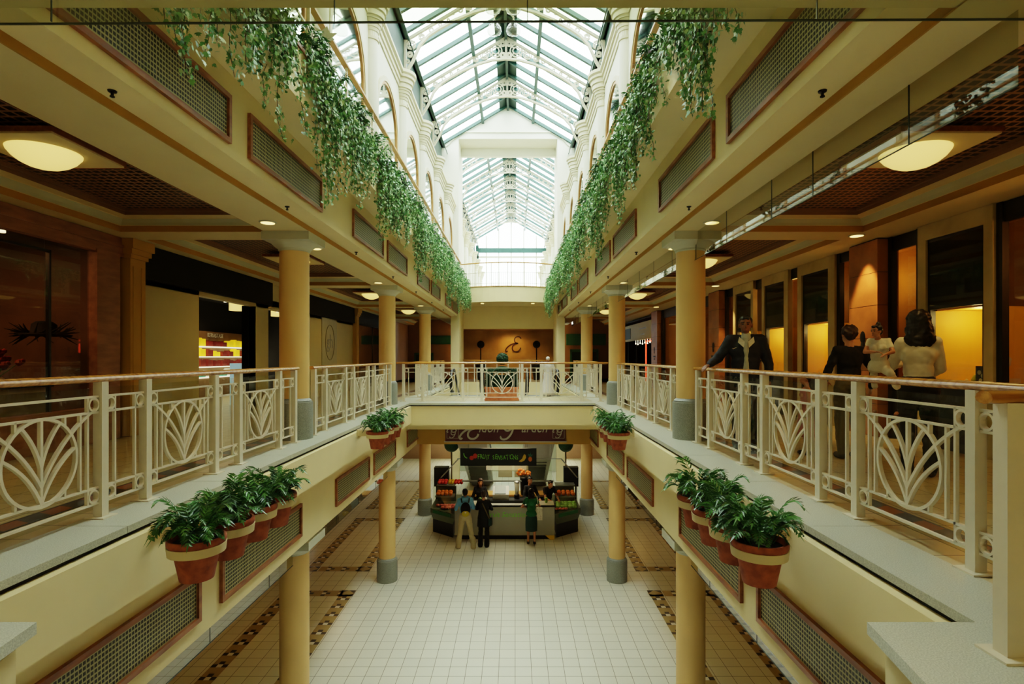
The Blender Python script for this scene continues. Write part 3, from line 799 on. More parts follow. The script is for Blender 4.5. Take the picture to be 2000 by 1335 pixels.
# upper rails
for s in (-1, 1):
    t = thing('upper_rail', 'slim upper-floor rail with flat timber top behind the %s ivy' % SIDE[s], 'railing', (X(s, 2.18), 3, 4.5))
    MB().box(X(s, 2.14), X(s, 2.22), YN, 25.3, 5.515, 5.55).build('handrail', 'timber', t)
    mb = MB().box(X(s, 2.17), X(s, 2.19), YN, 25.3, 5.2, 5.225).box(X(s, 2.17), X(s, 2.19), YN, 25.3, 4.62, 4.645)
    mb.build('rail_bar', 'rail', t)
    y = 2.25
    while y < 25.3: MB().box(X(s, 2.165), X(s, 2.195), y-.015, y+.015, 4.48, 5.515).build('post', 'rail', t); y += 1.477

# ================================================================== CEILING LAMPS
bp_ = None
for s in (-1, 1):
    for i in range(4):
        y = 2.25+BAY*(i+.5)
        lab = 'glowing glass bowl lamp in square cream plate, %s bay of the %s gallery ceiling' % (ORD[i], SIDE[s])
        loc = (X(s, 4.14), y, 3.22)
        if bp_ is None:
            bp_ = thing('bowl_ceiling_lamp', lab, 'ceiling lamp', loc, group='glass bowl ceiling lamps')
            MB().box(-.44, .44, -.44, .44, -.06, 0).build('mounting_plate', 'soffit', bp_, world=False)
            MB().box(-.455, .455, -.455, .455, -.045, -.0).box(-.455,.455,.44,.455,-.065,0).build('plate_edge', 'frame', bp_, world=False)
            MB().lathe([(0.001,-.22),(.07,-.215),(.14,-.195),(.2,-.165),(.25,-.125),(.285,-.08),(.292,-.06)], 32, (0,0,0)).build('glass_bowl', 'bowl', bp_, True, world=False)
        else: copytree(bp_, loc, 0, lab)
        light('SPOT', (loc[0], y, 2.96), 26, (255, 208, 124), .25, (0,0,0), 2.7, 'bowl_light')
dp = None
def downlight(x, y, z, lab, grp):
    global dp
    if dp is None:
        dp = thing('downlight', lab, 'downlight', (x, y, z), group=grp)
        MB().lathe([(.095,-.006),(.095,0)], 20).lathe([(.115,0),(.1,-.012),(.09,-.012)], 20).build('trim_ring', 'capital', dp, world=False)
        MB().lathe([(0.001,-.014),(.088,-.014),(.088,-.006)], 20).build('lit_lens', 'lamp', dp, world=False)
    else: copytree(dp, (x, y, z), 0, lab, grp)
for s in (-1, 1):
    k_ = 0
    for yc in COLY:
        for d in (-.85, .9):
            downlight(X(s, 2.97), yc+d, 3.012, 'round warm downlight by a column capital, %s along the %s gallery' % (ORD[k_], SIDE[s]), 'downlights beside the columns'); k_ += 1
for i, y in enumerate((8.1, 13.8, 19.6)):
    downlight(5.06, y, 3.012, 'bright wall-washing downlight above the %s brown marble pillar' % ORD[i], 'wall washers over the right pillars')
    light('SPOT', (5.22, y+.4, 2.98), 130, (255, 206, 140), .03, (0, -.15, 0), 1.0, 'washer')
sp = None
for s in (-1, 1):
    for i in range(7):
        y = 3.85+2.955*i; lab = 'small black ceiling sprinkler, %s along the %s soffit' % (ORD[i], SIDE[s])
        if sp is None:
            sp = thing('ceiling_sprinkler', lab, 'sprinkler', (X(s, 2.5), y, 3.084), group='sprinklers on the soffits')
            MB().lathe([(.03,0),(.027,-.01),(.01,-.016),(.01,-.034),(.016,-.038),(.016,-.045),(.005,-.05)], 14).build('sprinkler_head', 'black', sp, world=False)
        else: copytree(sp, (X(s, 2.5), y, 3.084), 0, lab)
t = thing('roof_chandelier', 'cluster of four clear glass bell lamps hanging under the roof ridge', 'chandelier', (C, 16, 12.9))
mb = MB().tube([(C,16,13.0),(C,16,11.5)], .03, 8).lathe([(.1,0),(.13,.08),(.05,.2)], 14, (C,16,11.4))
for a, b in ((-.29,-.55),(.29,-.55),(-.29,.5),(.29,.5)): mb.tube([(C,16,11.5),(C+a,16+b,11.45),(C+a,16+b,11.3)], .025, 8)
mb.build('lamp_bracket', 'iron', t)
M['lampglass'] = glass('ribbed_lamp_glass', (214, 218, 208), 2.0)
for a, b in ((-.29,-.55),(.29,-.55),(-.29,.5),(.29,.5)):
    MB().lathe([(.06,.26),(.08,.25),(.11,.2),(.16,.12),(.2,.04),(.215,-.04),(.2,-.1),(.1,-.14),(.001,-.15)], 24, (C+a, 16+b, 11.08)).build('bell_shade', 'lampglass', t, True)

# ================================================================== LEFT SHOPS
def shop_box(x0, x1, y0, y1, z0, z1, m, name, open_side=None):
    """interior shell without the hall side"""
    mb = MB(); w = .06
    xo = x0 if abs(x0) > abs(x1) else x1
    mb.box(xo, xo+(w if xo > 0 else -w), y0, y1, z0, z1)
    mb.box(x0, x1, y0-w, y0, z0, z1).box(x0, x1, y1, y1+w, z0, z1).box(x0, x1, y0, y1, z1, z1+w)
    struct(name, mb, m)
WL = -6.06
# shop 1
shop_box(-8.6, WL, -2.5, 8.2, 0, 3.0, mat('dark_brown_interior', (120, 92, 66), .6, .1), 'wall_left_shop_near')
mb = MB().box(WL, WL+.12, -2.5, 8.33, 2.72, 3.01).box(WL, WL+.15, -2.5, 8.33, 2.86, 2.9).box(WL, WL+.14, 7.75, 8.2, 0, 2.75).box(WL, WL+.16, -2.5, 7.8, 0, .5)
t = thing('shopfront', 'pinkish timber shopfront with dark window, near left hat shop', 'shopfront', (WL, 3, 0), kind='thing')
mb.build('timber_surround', 'pinkwood', t)
MB().box(WL-.02, WL+.03, 7.08, 7.11, .5, 2.6).box(WL-.02, WL+.03, 5, 7.11, 2.57, 2.6).build('dark_mullion', 'black', t)
(MB().add([(WL+.02,-2.5,.5),(WL+.02,7.75,.5),(WL+.02,7.75,2.72),(WL+.02,-2.5,2.72)], [(0,1,2,3)]).build('window_pane', 'shopglass', t))
def pilaster(y, lab, s=-1):
    W = WALLX[s]; t = thing('pilaster', lab, 'pilaster', (W, y, 0), group='ochre wall pilasters', kind='thing')
    a, b = W-s*0, W-s*.2
    MB().box(W, b, y, y+.34, 0, 2.72).box(W, b-s*.015, y+.05, y+.1, .3, 2.6).box(W, b-s*.015, y+.24, y+.29, .3, 2.6).build('shaft', 'wall_dark', t)
    MB().box(W, b-s*.03, y-.03, y+.37, 2.72, 2.78).box(W, b-s*.06, y-.05, y+.4, 2.78, 2.86).box(W, b-s*.09, y-.07, y+.43, 2.86, 3.01).build('capital', 'wall_dark', t)
    return t
for i, y in enumerate((8.33, 14.2, 20.2)):
    pilaster(y, 'ochre fluted wall pilaster with stepped capital, %s on the left wall' % ORD[i])
# hats and flowers
def hat(x, y, z, lab):
    t = thing('feathered_hat', lab, 'hat', (x, y, z), group='black feathered hats')
    MB().lathe([(.26,0),(.27,.02),(.2,.03),(.13,.05),(.12,.16),(.08,.2),(.001,.21)], 20, (x,y,z), sx=1.0, sy=1.35).build('hat_body', 'cloth_black', t, True)
    mb = MB()
    for i in range(60):
        a = random.uniform(0, 2*PI); l = random.uniform(.1, .26); q = Vector((x+.16*math.cos(a), y+.22*math.sin(a), z+.03))
        mb.cap(q, q+Vector((l*math.cos(a+.6), l*math.sin(a+.6), random.uniform(-.16, .16))), .016, .004, 6)
    mb.build('feathers', 'cloth_black', t)
    MB().tube([(x,y,z+.2),(x,y,2.98)], .003, 4).build('hanging_wire', 'metal', t)
hat(-6.5, 7.55, 1.5, 'black feathered hat hanging at the right of the dark shop window')
hat(-6.6, 6.3, 1.55, 'black feathered hat hanging behind the glass at the far left')
def bouquet(x, y, z, lab, n=16):
    t = thing('flower_arrangement', lab, 'flowers', (x, y, z-.3), group='red flower arrangements')
    MB().lathe([(.09,-.3),(.12,-.2),(.11,-.05),(.07,0)], 18, (x,y,z)).build('vase', 'soffit', t, True)
    mb = MB(); ms = MB()
    for i in range(n):
        a = random.uniform(0, 2*PI); r = random.uniform(.02, .26); q = Vector((x+r*math.cos(a), y+r*math.sin(a), z+random.uniform(.1, .4)))
        mb.ball(q, random.uniform(.035, .06), 8); ms.tube([(x, y, z-.02), q], .005, 4)
        mb.ball(q+Vector((.03, .02, .02)), .035, 6)
    mb.build('blossoms', mat('red_petals', (170, 40, 34), .6, .2), t); ms.build('stems', 'palm', t)
bouquet(-6.6, 6.95, .95, 'red flowers in a pale vase low in the near left shop window')
bouquet(-6.7, 5.6, 1.1, 'tall red flowers at the left edge of the hat shop window', 24)
t = thing('display_counter', 'pale glass-topped counter in the near left shop', 'counter', (-6.9, 6.9, 0))
MB().box(-7.2, -6.5, 6.2, 7.6, 0, .8).build('cabinet', 'band', t); MB().box(-7.22, -6.45, 6.15, 7.65, .8, .84).build('counter_top', 'glassedge', t)
for i in range(6):
    tag(MB().lathe([(.001,-.03),(.05,-.03),(.05,0)], 12, (-7.3+.25*(i % 2), 3.9+.72*i, 2.95)).build('shop_spotlight', 'spark'),
        'tiny bright spotlight in the near left shop ceiling, %s from the camera' % ORD[i], 'spotlight', 'spotlights in the hat shop')
light('AREA', (-7.3, 6.2, 2.9), 26, (255, 190, 120), 1.5, name='shop_light')
# shop 2 : cream panels, dark fascia, lit interior
XW = WL+.06
mb = MB()
for y0, y1 in ((8.68, 10.38), (12.66, 13.3), (15.6, 20.2)): mb.box(WL-.1, XW, y0, y1, 0, 2.5)
mb.box(WL-.1, XW, 8.68, 20.2, 2.38, 2.6)
tag(mb.build('shopfront', 'panel_cream'), 'plain cream shopfront panels under the long dark fascia', 'shopfront')
tag(MB().box(WL-.27, XW-.01, 12.66, 12.9, 0, 2.4).build('shop_return', 'sign_dark'), 'brown return panel right of the cosmetics shop doorway', 'panel')
for (y0, y1, lab) in ((8.66, 13.34, 'long blank dark fascia board over the cream shopfront on the left'), (15.0, 20.17, 'blank dark fascia board behind the nearest left column, over the poster'), (20.56, 25.6, 'blank dark fascia board beyond the second left column')):
    tag(MB().box(XW-.02, XW+.09, y0, y1, 2.48, 3.01).box(XW-.02, XW+.1, y0, y1, 2.46, 2.49).build('fascia_sign', 'sign_dark'), lab, 'sign')
struct('wall_left_header', MB().box(WL-.1, XW, 13.3, 15.7, 2.45, 3.01), 'panel_cream')
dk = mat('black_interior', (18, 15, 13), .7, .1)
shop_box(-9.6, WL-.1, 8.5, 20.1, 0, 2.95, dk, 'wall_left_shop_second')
struct('wall_left_shop_shelving', MB().box(-9.6, -9.45, 8.5, 20.1, 0, 2.0), mat('shelf_back', (120, 92, 60), .6))
for i, z in enumerate((.59, .9, 1.2, 1.5)):
    t = tag(MB().box(-9.45, -9.05, 12.9, 19.8, z, z+.03).build('display_shelf', 'shoplit'), 'bright-edged cosmetics shelf inside the left shop, %s from the bottom' % ORD[i].replace('nearest', 'first'), 'shelf', 'lit cosmetics shelves')
pc = 0
for i, z in enumerate((.62, .93, 1.23, 1.53)):
    for j in range(16):
        y = 13.2+j*.4; hh = random.uniform(.12, .2)
        m_ = random.choice(['redprod', 'redprod', 'yellowlit', 'redprod']) if z > .7 else random.choice(['tealprod', 'bluecase', 'tealprod'])  # yellow and pale blue boxes carry a painted-in glow
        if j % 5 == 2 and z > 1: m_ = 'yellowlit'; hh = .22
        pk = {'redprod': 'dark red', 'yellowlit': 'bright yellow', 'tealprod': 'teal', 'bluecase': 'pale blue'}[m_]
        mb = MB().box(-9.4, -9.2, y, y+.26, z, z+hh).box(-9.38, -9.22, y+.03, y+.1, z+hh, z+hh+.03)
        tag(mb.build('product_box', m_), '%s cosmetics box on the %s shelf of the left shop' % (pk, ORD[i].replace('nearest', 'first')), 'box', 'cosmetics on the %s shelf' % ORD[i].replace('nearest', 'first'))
t = thing('brand_sign', 'small white lettering on the wall above the cosmetics shelves', 'sign', (-9.43, 15, 1.85))
for y in (13.2, 15.2, 17.2): text('KERASTASE', .18, 'silver', 'lettering', t, (-9.42, y, 1.88), faceX(-1))
for i, (x, y, z) in enumerate(((-7.6, 14.95, 2.6), (-8.0, 18.4, 2.7))):
    t = thing('drum_pendant', 'glowing cream drum pendant lamp inside the cosmetics shop, %s' % ('nearer the doorway' if i == 0 else 'farther along'), 'pendant lamp', (x, y, z), group='drum pendants')
    MB().lathe([(.2,-.12),(.2,.16)], 24, (x,y,z)).build('drum_shade', 'bowl', t, 'auto'); MB().tube([(x,y,z+.16),(x,y,2.95)], .01, 6).build('cord', 'metal', t)
for i in range(7):
    tag(MB().lathe([(.001,-.05),(.04,-.05),(.05,0)], 10, (-7.6-.4*(i % 3), 11.2+1.05*i, 2.7)).tube([(-7.6-.4*(i % 3), 11.2+1.05*i, 2.7), (-7.6-.4*(i % 3), 11.2+1.05*i, 2.95)], .01, 5).build('track_spotlight', 'spark'),
        'tiny track spotlight inside the cosmetics shop, %s from the door' % ORD[i].replace('nearest', 'first'), 'spotlight', 'track spotlights')
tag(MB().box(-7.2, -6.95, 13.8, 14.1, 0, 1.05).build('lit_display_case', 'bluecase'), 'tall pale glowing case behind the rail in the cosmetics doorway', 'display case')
light('AREA', (-8.2, 16, 2.4), 14, (255, 220, 160), 2, name='shop_light')
t = thing('glass_poster', 'frosted poster panel with oval and letter g on the cream left wall', 'poster', (XW+.02, 17.9, .9))
MB().box(XW, XW+.02, 16.95, 18.35, .93, 2.45).build('poster_panel', mat('frosted_panel', (176, 172, 140), .4), t)
mb = MB().path([(XW+.03, 17.65+.42*math.cos(2*PI*i/40), 1.68+.56*math.sin(2*PI*i/40)) for i in range(40)]+[(XW+.03, 18.07, 1.68)], .02, .012, (1,0,0))
mb.build('oval_ring', mat('faint_grey_mark', (138, 134, 104), .5), t)
text('gh', .62, mat('faint_grey_letters', (138, 134, 104), .5) and 'frosted' if False else 'metal', 'letter_mark', t, (XW+.025, 17.65, 1.7), faceX(-1), .003)
# shop 3 left (dark, beyond pilaster)
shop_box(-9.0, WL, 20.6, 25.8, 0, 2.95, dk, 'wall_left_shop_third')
tag(MB().add([(XW,20.56,0),(XW,25.6,0),(XW,25.6,2.48),(XW,20.56,2.48)], [(0,1,2,3)]).box(XW-.01,XW+.03,23,23.05,0,2.48).build('shop_window', 'shopglass'), 'dark shop window beyond the second left column', 'shop window', kind='thing')
struct('wall_left_far', MB().box(WL-.1, WL, 25.6, YF, 0, 3.01), 'coral')
for i, (x0, x1) in enumerate(((-5.6, -4.7), )):
    tag(MB().box(x0, x1, YF-.16, YF-.1, 0, 1.35).box(x0-.08, x0, YF-.18, YF-.1, 0, 1.42, 1).box(x1, x1+.08, YF-.18, YF-.1, 0, 1.42, 1).box(x0-.08, x1+.08, YF-.18, YF-.1, 1.35, 1.45, 1).build('teal_doorway', ['greendk', 'teal']), 'teal-framed doorway in the coral end wall on the left', 'door', kind='thing')
tag(MB().box(-4.9, -3.35, YF-.2, YF-.1, 1.95, 2.4).box(-4.92, -3.33, YF-.18, YF-.12, 1.93, 2.42).build('hanging_sign', 'teal'), 'blank teal sign high on the left coral end wall', 'sign')
tag(MB().box(2.9, 5.1, YF-.2, YF-.1, 1.9, 2.5).box(2.88, 5.12, YF-.18, YF-.12, 1.88, 2.52).build('hanging_sign', 'teal'), 'blank teal sign high on the right end wall', 'sign')
tag(MB().box(3.2, 4.6, YF-.16, YF-.1, 0, 1.5).box(3.1, 3.2, YF-.18, YF-.1, 0, 1.6, 1).box(4.6, 4.7, YF-.18, YF-.1, 0, 1.6, 1).box(3.1, 4.7, YF-.18, YF-.1, 1.5, 1.65, 1).build('teal_doorway', ['greendk', 'teal']), 'teal-framed doorway in the end wall on the right', 'door', kind='thing')

# ================================================================== RIGHT SHOPFRONTS
WR = 5.70
def niche_panel(y0, y1, d0, d1, lab, light_e):
    t = thing('display_niche', lab, 'display case', (WR, (y0+y1)/2, 0), group='lit yellow display niches')
    a = WR-.10
    mb = MB().box(a, WR, y0, d0, 0, 3.01).box(a, WR, d1, y1, 0, 3.01).box(a, WR, d0, d1, 2.8, 3.01)
    mb.build('stone_surround', 'stone', t)
    w = .05
    MB().box(a+.03, WR+.02, d0, d1, 1.85, 2.8).box(a+.02, WR+.02, d0, d1, .0, .82).box(a+.03, WR+.02, d0, d0+w, .82, 1.85).box(a+.03, WR+.02, d1-w, d1, .82, 1.85).build('black_panel', 'black', t)
    MB().add([(a+.028,d0+.02,1.9),(a+.028,d1-.02,1.9),(a+.028,d1-.02,2.76),(a+.028,d0+.02,2.76)], [(0,1,2,3)]).build('dark_pane', 'shopglass', t)
    b0, b1 = d0+w, d1-w; X2 = WR+.55
    MB().add([(WR,b0,.84),(X2,b0+.1,.84),(X2,b1-.1,.84),(WR,b1,.84),(WR,b0,1.83),(X2,b0+.1,1.83),(X2,b1-.1,1.83),(WR,b1,1.83)],
             [(0,1,2,3),(4,7,6,5),(1,5,6,2),(0,4,5,1),(3,2,6,7)]).build('yellow_lining', 'niche', t)
    MB().add([(a+.05,b0,.84),(a+.05,b1,.84),(a+.05,b1,1.84),(a+.05,b0,1.84)], [(0,1,2,3)]).build('glass_pane', 'glass', t)
    n = max(3, int((b1-b0)/.1))
    for i in range(n):
        y = b0+.08+(b1-b0-.16)*i/(n-1); h = random.uniform(.03, .1)
        MB().lathe([(.03,0),(.035,h*.5),(.015,h),(.001,h+.01)], 8, (WR+random.uniform(.05,.3), y, .84)).build('jewellery_stand', 'band', t)
    light('POINT', (WR+.25, (d0+d1)/2, 1.74), light_e, (255, 222, 150), .06, name='niche_light')
    return t
NP = [(6.41, 7.61, 6.54, 7.46, 'nearest, at the right edge behind the women'), (9.59, 10.85, 9.79, 10.70, 'just left of the woman in black'),
      (11.23, 12.42, 11.40, 12.30, 'right of the man in the navy jacket'), (12.87, 14.06, 13.0, 13.9, 'directly behind the man in the navy jacket')]
for a, b, c, d, lab in NP: niche_panel(a, b, c, d, 'stone-framed black panel with lit yellow niche, '+lab, 5)
def pillar(y0, y1, lab):
    t = thing('marble_pillar', lab, 'pillar', (WR, y0, 0), group='brown marble pillars', kind='thing')
    mb = MB(); z = 0
    while z < 3.0:
        mb.box(WR-.22, WR+.1, y0, y1, z+.004, min(z+.5, 3.012)-.004); z += .5
    mb.build('marble_blocks', 'brownstone', t); MB().box(WR-.214, WR+.1, y0+.006, y1-.006, 0, 3.01).build('joint_core', 'black', t)
    return t
pillar(8.27, 8.97, 'brown marble pillar lit from above, nearest on the right wall')
pillar(14.7, 15.5, 'brown marble pillar lit from above, just right of the nearest right column')
pillar(21.1, 22.0, 'brown marble pillar lit from above, between the two right columns')
shop_box(WR+.02, 8.6, -2.5, 21.1, 0, 3.0, 'amber', 'wall_right_shop')
mb = MB()
for a, b in ((7.61, 8.27), (14.06, 14.7), (3.9, 6.41), (8.97, 9.59), (10.85, 11.23), (12.42, 12.87), (15.5, 21.1)):
    mb.add([(WR+.01,a,0),(WR+.01,b,0),(WR+.01,b,3.0),(WR+.01,a,3.0)], [(0,1,2,3)])
t = thing('shopfront', 'tall dark glazing with black mullions between the right stone panels', 'shopfront', (WR, 10, 0), kind='thing')
mb.build('window_pane', 'shopglass', t)
mb = MB()
for a, b in ((6.33, 6.41), (7.61, 7.69), (8.19, 8.27), (9.5, 9.59), (10.85, 10.93), (12.42, 12.5), (14.06, 14.14), (14.6, 14.7), (20.9, 21.1), (2.0, 2.1)):
    mb.box(WR-.06, WR+.02, a, b, 0, 3.01)
mb.box(WR-.04, WR+.02, 2, 6.41, 2.78, 3.01).box(WR-.04, WR+.02, 8.97, 9.59, 2.85, 3.01).box(WR-.03, WR+.02, 7.61, 8.27, 2.8, 3.01).box(WR-.03, WR+.02, 15.5, 21.1, 2.7, 3.01).box(WR-.03, WR+.02, 10.85, 11.23, 2.8, 3.01).box(WR-.03, WR+.02, 12.42, 12.87, 2.8, 3.01).box(WR-.03, WR+.02, 14.06, 14.7, 2.8, 3.01)
mb.build('mullion_frame', 'black', t)
for i, (y, e) in enumerate(((4.9, 34), (9.3, 10), (12, 12), (18.5, 16))):
    light('POINT', (6.15, y, 2.5), e*.9, (255, 196, 110), .12, name='shop_light')
struct('wall_right_partition', MB().box(6.6, 6.7, 2.5, 15, 0, 3.0), 'amber')
# candle lamp seen beyond the woman in black, sign marks on pillars
t = thing('table_lamp', 'small glowing orange lamp beside the nearest marble pillar', 'lamp', (WR+.3, 9.25, 0))
MB().box(WR+.12, WR+.5, 9.05, 9.5, 0, .82).build('plinth', 'amber', t); MB().ball((WR+.3, 9.25, .92), .07, 14).build('glowing_globe', 'neon', t, True)
for i, y in enumerate((8.6, 15.1, 21.5)):
    t = thing('pillar_plaque', 'dark emblem and small lettering fixed to the %s marble pillar' % ORD[i], 'plaque', (WR-.22, y, 1.3), group='emblem plaques on the pillars')
    MB().ball((WR-.235, y, 1.52), (.012, .07, .1), 12).ball((WR-.235, y, 1.4), (.012, .05, .06), 10).build('emblem', 'black', t)
    MB().box(WR-.235, WR-.22, y-.14, y+.14, 1.2, 1.26).box(WR-.235, WR-.22, y-.09, y+.09, 1.11, 1.16).build('lettering_bar', 'black', t)
# necklace busts and green item in the near niche
t = thing('jewellery_bust', 'white necklace bust at the right of the nearest yellow niche', 'display bust', (WR+.3, 6.75, .84))
MB().lathe([(.07,0),(.08,.02),(.03,.06),(.03,.1),(.09,.16),(.1,.24),(.04,.3),(.035,.36),(.001,.37)], 18, (WR+.3, 6.72, .95), sx=.5).build('bust', 'cloth_white', t, True)
MB().box(WR+.15, WR+.42, 6.62, 6.82, .84, .95).build('stand', 'soffit', t)
t = thing('gift_box', 'black box with white flower print in the nearest niche', 'box', (WR+.1, 6.68, .84))
MB().box(WR+.06, WR+.12, 6.62, 6.84, .84, 1.1).build('box_body', 'black', t)
mb = MB()
for a, b in ((0, 0), (.05, .04), (-.05, .05), (.03, -.06)): mb.ball((WR+.055, 6.73+a, .98+b), (.004, .03, .03), 8)
mb.build('flower_print', 'cloth_white', t)
tag(MB().lathe([(.12,0),(.13,.08),(.1,.14),(.001,.17)], 18, (WR+.3, 7.0, .84)).build('green_dish', mat('lime_glass', (150, 170, 40), .3)), 'lime green dish in the nearest yellow niche', 'dish')
# neon shop on the far right
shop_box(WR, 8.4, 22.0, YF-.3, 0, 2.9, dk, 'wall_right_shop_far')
t = thing('shop_sign', 'long pale sign board with faint lettering over the neon-lit shop', 'sign', (WR, 25, 2.2))
MB().box(WR-.1, WR, 22.0, YF-.3, 1.98, 2.75).build('sign_board', 'panel_cream', t); MB().box(WR-.12, WR-.1, 26.5, 28.5, 2.08, 2.6).build('dark_block', 'greendk', t)
text('MILLIE & CO', .3, 'metal', 'lettering', t, (WR-.11, 23.9, 2.5), faceX(1)) if False else MB().box(WR-.115, WR-.1, 23.4, 24.6, 2.45, 2.5).box(WR-.115, WR-.1, 23.7, 24.3, 2.2, 2.24).build('faint_writing', 'metal', t)
tag(MB().tube([(WR-.05,22.15,1.9),(WR-.05,23.6,1.9),(WR-.05,23.6,0)], .03, 8).tube([(WR-.05,22.15,1.86),(WR-.05,23.5,1.86)], .012, 6).build('neon_tube', 'neon'), 'red neon tube framing the doorway of the far right shop', 'neon light')
for i in range(8):
    tag(MB().ball((WR-.06, 22.4+i*.45, 1.8+.04*(i % 2)), .03, 8).tube([(WR-.06, 22.4+i*.45, 1.8), (WR-.06, 22.4+i*.45, 1.98)], .005, 4).build('string_light', 'spark'), 'tiny white bulb strung over the far right shop doorway', 'string light', 'string lights over the neon doorway')
mb = MB()
for i in range(5): mb.box(6.5, 8.2, 24.3, 24.4, .3+i*.3, .33+i*.3)
for y in (23.7, 25.6, 27.4): mb.box(WR-.03, WR+.03, y-.04, y+.04, 0, 1.95)
tag(mb.build('shop_shelving', 'sign_dark'), 'dark shelves inside the far right shop', 'shelf')
light('POINT', (6.6, 23.4, 1.6), 6, (255, 70, 40), .2, name='neon_glow')

# ================================================================== LOWER LEVEL SIDES
for s in (-1, 1):
    W = WALLX[s]+s*1.0
    struct('wall_%s_lower' % SIDE[s], MB().box(W, W+s*.2, YN, YF, F1, -1.44), 'sign_dark')
    for i, (a, b) in enumerate(((9, 13.6), (14.6, 19.4), (20.4, 25))):
        t = thing('lower_shopfront', 'dark glazed shopfront at floor level, %s along the %s lower arcade' % (ORD[i], SIDE[s]), 'shopfront', (W, a, F1), group='dark lower shopfronts')
        x = W-s*.05
        MB().box(W-s*.1, W, a, b, F1, F1+.3).box(W-s*.1, W, a, b, -2.0, -1.46).box(W-s*.1, W, a, a+.12, F1, -2).box(W-s*.1, W, b-.12, b, F1, -2).build('frame', 'frame', t)
        MB().add([(x,a,F1+.3),(x,b,F1+.3),(x,b,-2),(x,a,-2)], [(0,1,2,3)]).build('pane', 'shopglass', t)
        MB().box(W-s*.02, W, a+.4, b-.6, F1+.5, F1+1.9).build('window_display', ['redprod', 'amber', 'sign_dark'][i], t)
        light('POINT', (W-s*1.6, (a+b)/2, -1.75), 8, (255, 190, 110), .2, name='lower_light')
0 and tag(MB().box(-5.7, -5.1, 8.3, 9.4, F1, F1+1.0).box(-5.75, -5.05, 8.25, 9.45, F1+1.0, F1+1.05).build('dark_display_table', 'sign_dark'), 'dark display table at the left edge of the lower hall', 'table')

# ================================================================== BACK WALL DETAILS
t = thing('script_monogram', 'dark bronze script letter E on the far bronze wall', 'emblem', (C, 29.97, 1.9))
def bez(p, n=14):
    out = []
    for i in range(0, len(p)-1, 3):
        for j in range(n):
            t_ = j/n; a, b, c, d = [Vector(q) for q in p[i:i+4]]
            out.append(a*(1-t_)**3+b*3*t_*(1-t_)**2+c*3*t_*t_*(1-t_)+d*t_**3)
    out.append(Vector(p[-1])); return out
def script_E(parent, cx, y, cz, h, m, face=-1, w=.07, name='letter'):
    P = [(.42,.36),(.40,.52),(.02,.56),(0,.3),(-.01,.1),(.2,.06),(.24,.08),(.0,.06),(-.16,-.08),(-.14,-.28),(-.1,-.52),(.34,-.52),(.4,-.2)]
    Q = [(.24,.08),(-.1,.12),(-.42,-.06),(-.56,-.34),(-.6,-.44),(-.5,-.48),(-.46,-.4)]
    mb = MB()
    for S in (P, Q):
        b = bez(S); mb.path([(cx+v.x*h, y, cz+v.y*h) for v in [Vector((p.x, p.y)) for p in [Vector((q[0], q[1], 0)) if len(q) == 2 else q for q in b]]], w*h, .02, (0,1,0))
    return mb.build(name, m, parent)
def bez2(P): return [(v.x, v.y) for v in bez([(a, b, 0) for a, b in P])]
def strokes(S, parent, cx, y, cz, h, m, w, name):
    mb = MB()
    for P in S: mb.path([(cx+a*h, y, cz+b*h) for a, b in bez2(P)], w*h, .015, (0,1,0))
    return mb.build(name, m, parent)
E_S = [[(.42,.36),(.40,.56),(.02,.56),(0,.3),(-.01,.1),(.2,.06),(.24,.08),(.0,.06),(-.16,-.08),(-.14,-.28),(-.1,-.54),(.34,-.52),(.4,-.2)],
       [(.24,.08),(-.1,.12),(-.42,-.06),(-.56,-.34),(-.6,-.46),(-.48,-.5),(-.44,-.4)]]
G_S = [[(.4,.34),(.34,.56),(-.02,.54),(-.2,.2),(-.36,-.12),(-.16,-.34),(.06,-.3),(.24,-.26),(.34,-.06),(.36,.06),(.3,-.4),(.0,-.78),(-.3,-.72),(-.42,-.7),(-.46,-.58),(-.4,-.54)],
       [(.06,.06),(.2,.1),(.4,.08),(.46,.1)]]
strokes(E_S, t, C+.3, 29.96, 1.9, .85, mat('dark_bronze', (70, 34, 18), .4), .075, 'script_letter')
for i, x in enumerate((-1.82, 1.14)):
    t = thing('ball_topiary', 'black ball topiary on a thin stem before the bronze wall, %s one' % ('left' if i == 0 else 'right'), 'topiary', (x, 29, 0), group='dark ball topiaries')
    MB().ball((x, 29, 1.88), .2, 16).build('leaf_ball', 'cloth_black', t, True); MB().tube([(x,29,.9),(x,29,1.7)], .03, 8).build('stem', 'sign_dark', t)
    MB().lathe([(.16,0),(.24,.5),(.3,.86),(.32,.9),(.2,.93),(.001,.96)], 16, (x,29,0)).build('tall_planter', 'black', t, True)
for x, nm in ((-2.0, 'left'), (1.5, 'right')):
    light('SPOT', (C+(0 if nm == 'left' else .2)*0+(-.1 if nm == 'left' else .3), 29.2, 2.6), 34, (255, 200, 120), .3, (.3, 0, 0), 2.4, 'monogram_spot')
